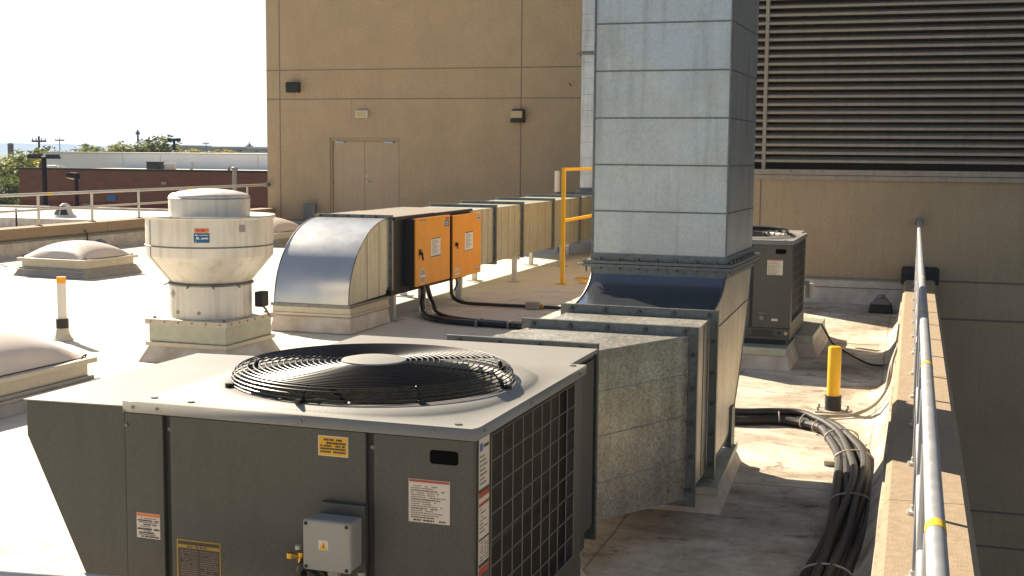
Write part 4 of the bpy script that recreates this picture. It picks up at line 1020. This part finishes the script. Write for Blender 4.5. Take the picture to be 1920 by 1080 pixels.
for y_i in (14, 26, 34, 40, 48, 58, 68, 80):
    p = cp_[y_i]; t = (cp_[y_i+1]-cp_[y_i-1]).normalized(); nrm = Vector((t.y,-t.x,0)); s = y_i/len(cp_); w_ = .075 if s < .3 else .08+min(.03,(s-.3)*.2)
    pts = []
    for j in range(20):
        a = 2*PI*j/20; pts.append(p+nrm*w_*math.cos(a)+Vector((0,0,.012+.055*max(-.5,math.sin(a)))) + t*.012*math.cos(a))
    mb = MB(); mb.tube(pts, .0048, 6, closed=True); mb.build('strap', M['tie'], hb)
mb = MB(); mb.box(-.44,-.36,7.5,7.58,.003,.03); mb.build('anchor_block', M['sky_frame'], hb)
mb = MB(); mb.tube(spline([(-.075,9.55,.42),(-.1,9.42,.34),(-.12,9.3,.2),(-.2,9.2,.07),(-.34,9.0,.02),(-.53,8.88,.02),(-.75,8.84,.02),(-1.0,8.75,.02)],8), .012, 8)
mb.tube(spline([(-.085,9.53,.40),(-.112,9.4,.32),(-.135,9.27,.17)],6), .009, 8)
tag(mb.build('loose_cable', M['cable']), 'tan cable drooping from the right parapet past the yellow post', 'cable')
mb = MB(); mb.tube(spline([(-.80,12.45,.2),(-.75,12.5,.1),(-.68,12.35,.03),(-.55,11.95,.02),(-.4,11.5,.02),(-.28,11.25,.02),(-.15,11.15,.04)],8), .009, 8)
tag(mb.build('loose_cable', M['hose']), 'dark cable trailing over the roof from the air conditioner behind the tall duct', 'cable')
# pale rail crossing the very bottom left, close to the camera
mb = MB(); mb.tube([(-3.3,3.0,.495),(-2.75,3.13,.495),(-2.3,3.20,.49),(-1.7,3.25,.47)], .028, 14)
mb.tube([(-1.7,3.25,.47),(-1.65,3.25,.44),(-1.64,3.25,.40),(-1.64,3.25,.0)], .028, 10); mb.tube([(-3.3,3.0,.495),(-3.34,3.0,.46),(-3.35,3.0,.40),(-3.35,3.0,.0)], .028, 10)
tag(mb.build('hand_rail', M['steel_light']), 'pale pipe handrail just in front of the foreground unit at lower left', 'railing')

# ------------------------------------------------------------------ beyond: lower roof, brick building, white building
lr = thing('lower_roof_building', 'low flat roofed building just beyond the left parapet', 'building', (0,0,0))
mb = MB(); mb.box(-60,-14.73,8,36.5,-4.5,-.95); mb.box(-60,-24.3,36.5,44.3,-4.5,-.6); mb.box(-24.3,-14.73,36.5,44.3,-4.5,-.75); mb.build('walls', M['flash'], lr)
mb = MB(); mb.box(-60,-14.75,8,36.4,-.949,-.94); mb.box(-60,-24.32,36.7,44.3,-.599,-.59); mb.build('roof', M['gravel_roof'], lr)
mb = MB(); mb.box(-60,-24.3,36.5,36.7,-.6,-.53); mb.box(-60,-14.75,44.1,44.3,-.6,-.5); mb.build('edge_trim', M['flash'], lr)
v = thing('roof_vent', 'small white conical vent with dark openings on the lower roof', 'vent', (-29.0,38.6,-.59))
mb = MB(); mb.lathe([(.42,0),(.4,.05),(.3,.12),(.18,.42),(.08,.5),(0,.5)],0,0,16); mb.build('cone', M['white_post'], v)
mb = MB(); mb.hexa([(.06,-.36,.1),(.3,-.25,.1),(.28,-.2,.12),(.05,-.3,.12),(.04,-.24,.4),(.14,-.2,.4),(.13,-.15,.4),(.04,-.2,.4)]); mb.hexa([(-.3,-.25,.1),(-.06,-.36,.1),(-.05,-.3,.12),(-.28,-.2,.12),(-.14,-.2,.4),(-.04,-.24,.4),(-.04,-.2,.4),(-.13,-.15,.4)]); mb.build('vent_opening', M['glass'], v)
mb = MB(); mb.tube([(-24.65,43.0,-.6),(-24.65,43.0,1.14)], .085, 12); mb.lathe([(.1,1.1),(.13,1.12),(.12,1.2),(0,1.25)],-24.65,43.0,12)
tag(mb.build('vent_stack', M['wire']), 'grey vent stack in front of the brick wall near the tan building corner', 'pipe')
mb = MB(); mb.tube([(-28.6,35.5,-.95),(-28.6,35.5,-.15)], .03, 8)
tag(mb.build('thin_pole', M['pole']), 'thin dark pole standing on the lower roof beside the conical vent', 'pole')

bb = thing('brick_building', 'long brown brick building with black roof edge and red brick base', 'building', (0,55,0))
mb = MB(); mb.box(-44.05,-18,0,9,-.78,.80); mb.build('upper_wall', M['brick_up'], bb)
mb = MB(); mb.box(-44.05,-18,0.02,9,-4.5,-.78); lw = mb.build('lower_wall', M['brick_lo'], bb)
mb = MB(); mb.box(-44.1,-17.9,-.06,.18,.80,.90); mb.build('roof_edge', M['black_coping'], bb)
mb = MB(); mb.box(-44,-18,.2,9,.801,.805); mb.build('roof', M['flash'], bb)  # unseen behind the roof edge, coloured white to bounce light onto the white building
for (a, b_, z0, z1, mt) in ((-42.0,-41.2,-2.4,-1.15,'glass'),(-40.25,-39.75,-3.4,-.85,'glass'),(-39.7,-38.9,-3.2,-.95,'conduit')):
    mb = MB(); mb.box(a,b_,-.03,.03,z0,z1); mb.build('opening', M[mt], bb)
mb = MB(); mb.box(-38.75,-38.25,-.05,-.0,-.72,-.42); mb.build('blue_wall_sign', M['st_blue'], bb)
mb = MB(); mb.box(-35.6,-35.35,-.05,0,.15,.28); mb.build('wall_grille', M['conduit'], bb)
wb = thing('white_building', 'white windowless building rising behind the brick building', 'building', (0,64,0))
mb = MB(); mb.box(-49.5,-18,0,25,-4.5,1.62); mb.build('wall', M['white_wall'], wb)
mb = MB(); mb.box(-49.6,-18,-.08,25,1.62,1.70); mb.build('roof_edge', M['steel_light'], wb)
mb = MB()
for x in (-44,-41.5,-35.2,-33): mb.box(x-.02,x+.02,-.01,0,.9,1.6)
mb.build('panel_seam', M['steel_light'], wb)
t = thing('roof_unit', 'black cabinet unit on the brick building roof', 'air conditioner', (-37.25,57,.805), group='units on the brick building roof')
mb = MB(); mb.box(-.35,.35,-.3,.3,.03,.42); mb.build('cabinet', M['blackm'], t, bevel=.02)
mb = MB(); mb.box(-.38,.38,-.33,.33,.42,.45); mb.build('lid', M['black'], t)
t = thing('roof_unit', 'round pale tank unit beside the black cabinet on the brick building roof', 'tank', (-36.4,57,.805), group='units on the brick building roof')
mb = MB(); mb.cyl(0,0,0,.3,.3,20); mb.build('drum', M['sky_frame'], t)
mb = MB(); mb.cyl(0,0,.32,.4,.31,20); mb.box(-.4,.0,-.03,.03,.5,.53); mb.tube([(-.3,0,.4),(-.3,0,.5)],.02,6); mb.build('lid', M['white_post'], t)
t = thing('roof_pipe', 'thin T shaped pipe on the brick building roof', 'pipe', (-35.1,57,.805))
mb = MB(); mb.tube([(0,0,0),(0,0,.42)],.03,8); mb.box(-.1,.12,-.03,.03,.38,.43); mb.box(-.1,.0,-.05,.05,0,.1); mb.build('stem', M['conduit'], t)
t = thing('roof_pipe', 'small dark cone vent at the right end of the brick building roof', 'vent', (-33.0,57,.805))
mb = MB(); mb.lathe([(.1,0),(.06,.18),(.04,.2),(.04,.28),(0,.3)],0,0,10); mb.build('stem', M['wire'], t)
t = thing('roof_hatch', 'small pale hatch on the left end of the brick building roof', 'hatch', (-42.9,56.5,.85))
mb = MB(); mb.box(-.35,.35,-.3,.3,0,.1); mb.box(-.38,.2,-.3,.3,.1,.16); mb.build('box', M['steel_light'], t, bevel=.02)

# far buildings
def far_building(label, x0, x1, y, z0, z1, mt, extra=None):
    t = thing('far_building', label, 'building', (0,y,0))
    m_ = MB(); m_.box(x0,x1,0,14,-4.5,z1); wl_ = m_.build('wall', mt, t)
    m_ = MB(); m_.box(x0-.2,x1+.2,-.2,14,z1,z1+.25); m_.build('roof', M['steel_light'], t)
    if extra: extra(t, x0, x1, z1)
    return t
M['far_tan'] = mat('far_tan_wall', (.33,.28,.24), .8, var=.1, vscale=.1); M['far_grey'] = mat('far_grey_wall', (.28,.27,.28), .8)
def winrow(t, x0, x1, z1):
    m_ = MB(); x = x0+1.5
    while x < x1-2: m_.box(x,x+1.2,-.05,.0,z1-1.1,z1-.5); x += 3
    m_.build('window', M['glass'], t)
def cupola(t, x0, x1, z1):
    winrow(t, x0, x1, z1); c = x0+.66*(x1-x0); m_ = MB(); m_.cyl(c,5,z1+.2,z1+.5,.9,10); m_.cyl(c,5,z1+.5,z1+.8,.5,10); m_.lathe([(.5,z1+.8),(.2,z1+1.0),(.05,z1+1.4),(0,z1+1.45)],c,5,10); m_.build('cupola', M['far_grey'], t)
far_building('broad tan building with a small cupola on the far skyline', -161.5, -149.5, 270, -4.5, 2.75, M['far_tan'], cupola)
far_building('far tan building at the edge of the tall tan wall on the skyline', -146.5, -128, 262, -4.5, 2.5, M['far_tan'], winrow)
far_building('small grey block on the skyline beside the loudspeaker pole', -181.4, -178.4, 285, -4.5, 3.1, M['far_grey'], winrow)
far_building('low dark roofed building just visible over the white building near the tan wall', -108, -84, 185, -4.5, 1.55, M['far_grey'], winrow)
for lab, x, y, z1, w_ in (('brick chimney poking out of the trees at the far left', -161.9, 200, 2.95, .75), ('brick chimney above the white building beside the trees', -145.4, 200, 2.95, .7)):
    t = thing('brick_chimney', lab, 'chimney', (x,y,-4.5), group='brick chimneys')
    mb = MB(); mb.box(-w_/2,w_/2,-w_/2,w_/2,0,z1+4.3); mb.build('stack', M['chim'], t)
    mb = MB(); mb.box(-w_/2-.06,w_/2+.06,-w_/2-.06,w_/2+.06,z1+4.3,z1+4.45); mb.box(-w_/3,w_/3,-w_/3,w_/3,z1+4.45,z1+4.6); mb.build('cap', M['far_grey'], t)

# poles
p = thing('street_lamp', 'double headed dark street lamp in front of the brick building', 'street lamp', (-35.55,46,-4.5), group='dark street lamps')
mb = MB(); mb.tube([(0,0,0),(0,0,5.98)], [.14,.1], 10); mb.build('pole', M['pole'], p)
mb = MB(); mb.tube([(-.4,0,5.98),(.4,0,5.98)], .05, 6); mb.build('arm', M['pole'], p)
for s_ in (-1,1):
    mb = MB(); mb.frust((s_*.45-.26,s_*.45+.26,-.22,.22),(s_*.45-.2,s_*.45+.2,-.18,.18),5.93,6.12); mb.build('lamp_head', M['black'], p)
p = thing('street_lamp', 'shorter dark street lamp with one cobra head facing left', 'street lamp', (-33.95,46,-4.5), group='dark street lamps')
mb = MB(); mb.tube([(0,0,0),(0,0,5.1),(-.05,0,5.25)], .085, 10); mb.build('pole', M['pole'], p)
mb = MB(); mb.prism([(.1,5.1),(.05,5.34),(-.3,5.36),(-.42,5.25),(-.35,5.15)], 'y', -.14, .14); mb.build('lamp_head', M['pole'], p)
mb = MB(); mb.prism([(-.05,5.06),(-.4,5.13),(-.36,5.18),(-.05,5.12)], 'y', -.12, .12); mb.build('lens', M['st_white'], p)
def upole(label, x, y, top, arm=1.3, r=.16):
    p = thing('utility_pole', label, 'utility pole', (x,y,-4.5), group='utility poles on the skyline')
    mb = MB(); mb.tube([(0,0,0),(0,0,top+4.5)], [r*1.2,r*.8], 8); mb.build('pole', M['wood'], p)
    mb = MB(); mb.box(-arm,arm,-.08,.08,top+3.9,top+4.08); mb.build('crossarm', M['wood'], p)
    mb = MB()
    for a in (-arm*.9,-arm*.4,arm*.4,arm*.9): mb.tube([(a,0,top+4.08),(a,0,top+4.3)],.06,6)
    mb.build('insulator', M['far_grey'], p)
upole('wooden utility pole with crossarm rising beside the white building left end', -85.55, 110, 3.2, .85, .13)
upole('thin distant utility pole above the left half of the white building', -151, 200, 4.1, 1.0, .09)
upole('tall plain utility pole rising out of the trees left of centre', -100.7, 150, 4.6, .3, .15)
upole('distant utility pole beside the cupola building', -157.6, 262, 4.1, .8, .07)
p = thing('loudspeaker_pole', 'short pole with horn speakers on the skyline', 'pole', (-71,112,-4.5))
mb = MB(); mb.tube([(0,0,0),(0,0,7.35)], .13, 8); mb.build('pole', M['pole'], p)
mb = MB(); mb.box(-.5,.5,-.1,.1,7.3,7.55); mb.box(-.65,-.4,-.2,.2,7.2,7.6); mb.box(.4,.65,-.2,.2,7.25,7.6); mb.build('horn', M['pole'], p)
mb = MB(); mb.lathe([(.05,5.3),(.45,5.5),(.5,5.9),(.3,6.3),(.05,6.4)],.15,-.1,10); mb.build('transformer', M['far_grey'], p)

# ------------------------------------------------------------------ trees
def tree_meshes(seed, mat_leaf, Ht=6.5, W=2.6, leaves=2600, ls=.16):
    rnd = random.Random(seed)
    tb = MB(); tb.tube([(0,0,0),(.1,.05,Ht*.3),(0,.1,Ht*.6),(.05,0,Ht*.85)], [.22,.17,.1,.04], 7)
    cl = []
    for k in range(16):
        a = rnd.uniform(0,2*PI); z = Ht*rnd.uniform(.3,.95); rr = W*rnd.uniform(.15,.8)*(1-.55*abs((z/Ht)-.6))
        c = Vector((rr*math.cos(a), rr*math.sin(a), z)); cl.append((c, W*rnd.uniform(.25,.45)))
        tb.tube([(0,.05,z*.6),(c.x*.5,c.y*.5,z*.82),tuple(c)], [.07,.045,.02], 5)
    cm = MB()
    for i in range(leaves):
        c, r_ = rnd.choice(cl)
        d_ = Vector((rnd.gauss(0,1),rnd.gauss(0,1),rnd.gauss(0,1))).normalized()*r_*(rnd.random()**.45)*1.15
        p = c+d_; s = ls*rnd.uniform(.6,1.4)
        u_ = Vector((rnd.gauss(0,1),rnd.gauss(0,1),rnd.gauss(0,.6))).normalized(); w = u_.cross(Vector((rnd.gauss(0,1),rnd.gauss(0,1),rnd.gauss(0,1)))).normalized()
        cm.face([p-u_*s-w*s*.3, p+w*s*.5, p+u_*s, p-w*s*.5])
    return tb, cm, mat_leaf
protos = {}
def tree(kind, label, x, y, h, sc, group='trees beyond the roof', rz=None):
    if kind not in protos:
        sd, ml, lv, ls, W = {'A': (11,M['leafA'],4200,.16,2.7), 'B': (12,M['leafB'],3600,.17,2.5), 'C': (13,M['leafC'],3600,.17,2.6)}[kind]
        tb, cm, _ = tree_meshes(sd, ml, 6.5, W, lv, ls)
        t = thing('broadleaf_tree', label, 'tree', (0,0,0), 0, group)
        tb.build('trunk', M['bark'], t); cm.build('crown', ml, t); protos[kind] = t; first = True
    else: t = copy_tree(protos[kind]); first = False
    t.location = (x,y,-4.5); t.scale = (sc*h/6.5, sc*h/6.5, h/6.5); t.rotation_euler = (0,0,rz if rz is not None else random.uniform(0,6))
    t['label'] = label; t['group'] = group
    return t
tl = [('A',-57.2,71,5.61,1.10,'leafy green tree at the left edge of the picture'),('C',-52.6,64,4.75,0.90,'dark green tree right against the left end of the brick building'),
      ('B',-55.0,65.5,3.99,1.00,'low yellow green tree in front of the other left edge trees'),('A',-63.5,80,5.89,1.10,'tall green tree behind the left edge trees'),
      ('B',-59.5,78,5.61,0.95,'yellow green tree under the brick chimney at the far left'),('A',-60.5,84,5.61,0.90,'green tree just left of the wooden utility pole'),('C',-66,75,5.42,1.10,'dark tree mostly outside the left edge'),
      ('B',-62,72,4.94,1.10,'yellowish tree low at the very left edge'),('C',-70,96,5.89,1.30,'dark green tree far back behind the left edge trees'),
      ('C',-103.5,137,5.82,1.76,'dark green tree beside the thin distant utility pole'),('B',-106,135,5.91,1.49,'yellow tree above the left end of the white building'),('A',-98.5,137,5.72,1.62,'low green tree between the thin utility pole and the second chimney'),
      ('A',-84.5,118,6.20,1.76,'green tree just right of the brick chimney on the skyline'),('B',-81.2,118,6.68,1.49,'yellow green tree on the skyline right of the second chimney'),
      ('A',-77.8,116,7.16,1.49,'tallest green tree beside the plain utility pole'),('B',-75,116,6.30,1.62,'yellow green tree right of the plain utility pole'),
      ('A',-90.5,140,6.96,1.22,'green tree standing left of the loudspeaker pole'),('B',-86.2,140,6.30,1.35,'low yellow green tree behind the loudspeaker pole'),
      ('B',-100.5,165,6.20,2.43,'long low yellow hedge like tree before the cupola building'),('B',-98,168,6.30,2.43,'low yellow tree under the cupola building'),('A',-92.5,142,5.91,1.35,'low green tree on the skyline near the middle of the white building'),
      ('A',-94.5,128,6.1,1.5,'low broad green tree right of the second brick chimney'),('B',-71.5,114,6.0,1.3,'low yellow tree just left of the loudspeaker pole'),
      ('C',-108.5,150,6.2,1.6,'dark low tree under the hills left of the second chimney')]
for (k,x,y,h,sc,lab) in tl: tree(k, lab, x, y, h, sc)

# ------------------------------------------------------------------ air
mb = MB(); mb.box(-4600, 2600, -700, 4300, -5.6, 60)
hm = bpy.data.materials.new('haze_air'); hm.use_nodes = True; hn = hm.node_tree
for n_ in list(hn.nodes):
    if n_.type != 'OUTPUT_MATERIAL': hn.nodes.remove(n_)
pv = hn.nodes.new('ShaderNodeVolumePrincipled'); pv.inputs['Color'].default_value = (.5,.68,1.0,1); pv.inputs['Density'].default_value = .00024; pv.inputs['Anisotropy'].default_value = .2
hn.links.new(pv.outputs[0], hn.nodes['Material Output'].inputs['Volume'])
tag(mb.build('haze', hm), kind='stuff')

# ------------------------------------------------------------------ every far-apart piece of a mesh becomes a part of its own
def split_apart(o):
    me = o.data; nv = len(me.vertices)
    if nv > 6000 or o.get('kind') or o.name.startswith(('crown','trunk')): return
    par = list(range(nv))
    def find(a):
        while par[a] != a: par[a] = par[par[a]]; a = par[a]
        return a
    for p in me.polygons:
        v = p.vertices; r0_ = find(v[0])
        for q in v[1:]: par[find(q)] = r0_
    isl = {}
    for i in range(nv): isl.setdefault(find(i), []).append(i)
    ks = list(isl)
    if len(ks) < 2 or len(ks) > 160: return
    lo = []; hi = []
    for k in ks:
        cs = [me.vertices[i].co for i in isl[k]]
        lo.append([min(c[a] for c in cs) for a in range(3)]); hi.append([max(c[a] for c in cs) for a in range(3)])
    size = [max(hi[i][a]-lo[i][a] for a in range(3)) for i in range(len(ks))]
    g = list(range(len(ks)))
    def fg(a):
        while g[a] != a: g[a] = g[g[a]]; a = g[a]
        return a
    for i in range(len(ks)):
        for j in range(i+1, len(ks)):
            d2 = sum(max(0, lo[i][a]-hi[j][a], lo[j][a]-hi[i][a])**2 for a in range(3))
            if math.sqrt(d2) <= max(.02, .5*max(size[i], size[j])): g[fg(j)] = fg(i)
    groups = {}
    for i, k in enumerate(ks): groups.setdefault(fg(i), []).append(k)
    if len(groups) < 2: return
    where = {}
    for gi, kk in enumerate(groups.values()):
        for k in kk:
            for i in isl[k]: where[i] = gi
    co_ = [tuple(v.co) for v in me.vertices]; sharp = None
    polys = [(tuple(p.vertices), p.material_index, p.use_smooth, where[p.vertices[0]]) for p in me.polygons]
    stem_ = o.name.split('.')[0]; first = True
    for gi in range(len(groups)):
        mp = {}; V = []; F = []; MI = []; SM = []
        for (vs, mi, sm, w) in polys:
            if w != gi: continue
            f_ = []
            for v in vs:
                if v not in mp: mp[v] = len(V); V.append(co_[v])
                f_.append(mp[v])
            F.append(f_); MI.append(mi); SM.append(sm)
        nm = bpy.data.meshes.new(stem_); nm.from_pydata(V, [], F)
        for mt in me.materials: nm.materials.append(mt)
        nm.polygons.foreach_set('material_index', MI); nm.polygons.foreach_set('use_smooth', SM); nm.update()
        if any(SM): nm.set_sharp_from_angle(angle=R(35))
        if first: o.data = nm; first = False
        else:
            c = o.copy(); c.data = nm; C.objects.link(c)
for o in [x for x in C.objects if x.type == 'MESH' and x.parent is not None]: split_apart(o)

# ------------------------------------------------------------------ light, sky, camera
az = Vector((-.82,.57,0)).normalized(); elv = R(34.5)
sd_ = Vector((az.x*math.cos(elv), az.y*math.cos(elv), math.sin(elv)))
sl = bpy.data.lights.new('sun','SUN'); sl.energy = 5.0; sl.angle = R(.53); sl.color = (1.0,.87,.68)
so = bpy.data.objects.new('sun', sl); C.objects.link(so); so.rotation_euler = sd_.to_track_quat('Z','Y').to_euler(); so.location = (-20,20,30)
wd = bpy.data.worlds.new('World'); scene.world = wd; wd.use_nodes = True
nt = wd.node_tree; bg = nt.nodes['Background']; sk = nt.nodes.new('ShaderNodeTexSky'); sk.sky_type = 'NISHITA'; sk.sun_disc = False
sk.sun_elevation = elv; sk.sun_rotation = math.atan2(az.x, az.y) % (2*PI); sk.dust_density = 1.5; sk.air_density = 1.0; sk.altitude = 800; sk.ozone_density = 1.5
tm = nt.nodes.new('ShaderNodeMix'); tm.data_type = 'RGBA'; tm.blend_type = 'MULTIPLY'; tm.inputs['Factor'].default_value = 1
tm.inputs['B'].default_value = (1.0,1.0,1.0,1)
hs = nt.nodes.new('ShaderNodeHueSaturation'); hs.inputs['Saturation'].default_value = .7; nt.links.new(sk.outputs['Color'], hs.inputs['Color'])
nt.links.new(hs.outputs['Color'], tm.inputs['A']); nt.links.new(tm.outputs['Result'], bg.inputs['Color']); bg.inputs['Strength'].default_value = .05

cam = bpy.data.cameras.new('camera'); co = bpy.data.objects.new('camera', cam); C.objects.link(co)
ps, th, ro_ = R(17.5), R(6.02), .0088
fh = Vector((-math.sin(ps),math.cos(ps),0)); r0 = Vector((math.cos(ps),math.sin(ps),0)); up0 = Vector((0,0,1))
fw = fh*math.cos(th)-up0*math.sin(th); u0 = fh*math.sin(th)+up0*math.cos(th)
rr_ = r0*math.cos(ro_)+u0*math.sin(ro_); uu = -r0*math.sin(ro_)+u0*math.cos(ro_)
mx = Matrix((rr_, uu, -fw)).transposed().to_4x4(); mx.translation = Vector((0,0,1.8)); co.matrix_world = mx
cam.sensor_width = 36; cam.lens = 36*2380/1920; cam.clip_start = .05; cam.clip_end = 9000
scene.camera = co
scene.view_settings.view_transform = 'Standard'; scene.view_settings.look = 'None'; scene.view_settings.exposure = 1.3; scene.view_settings.gamma = 1
scene.render.resolution_x = 1024; scene.render.resolution_y = 576
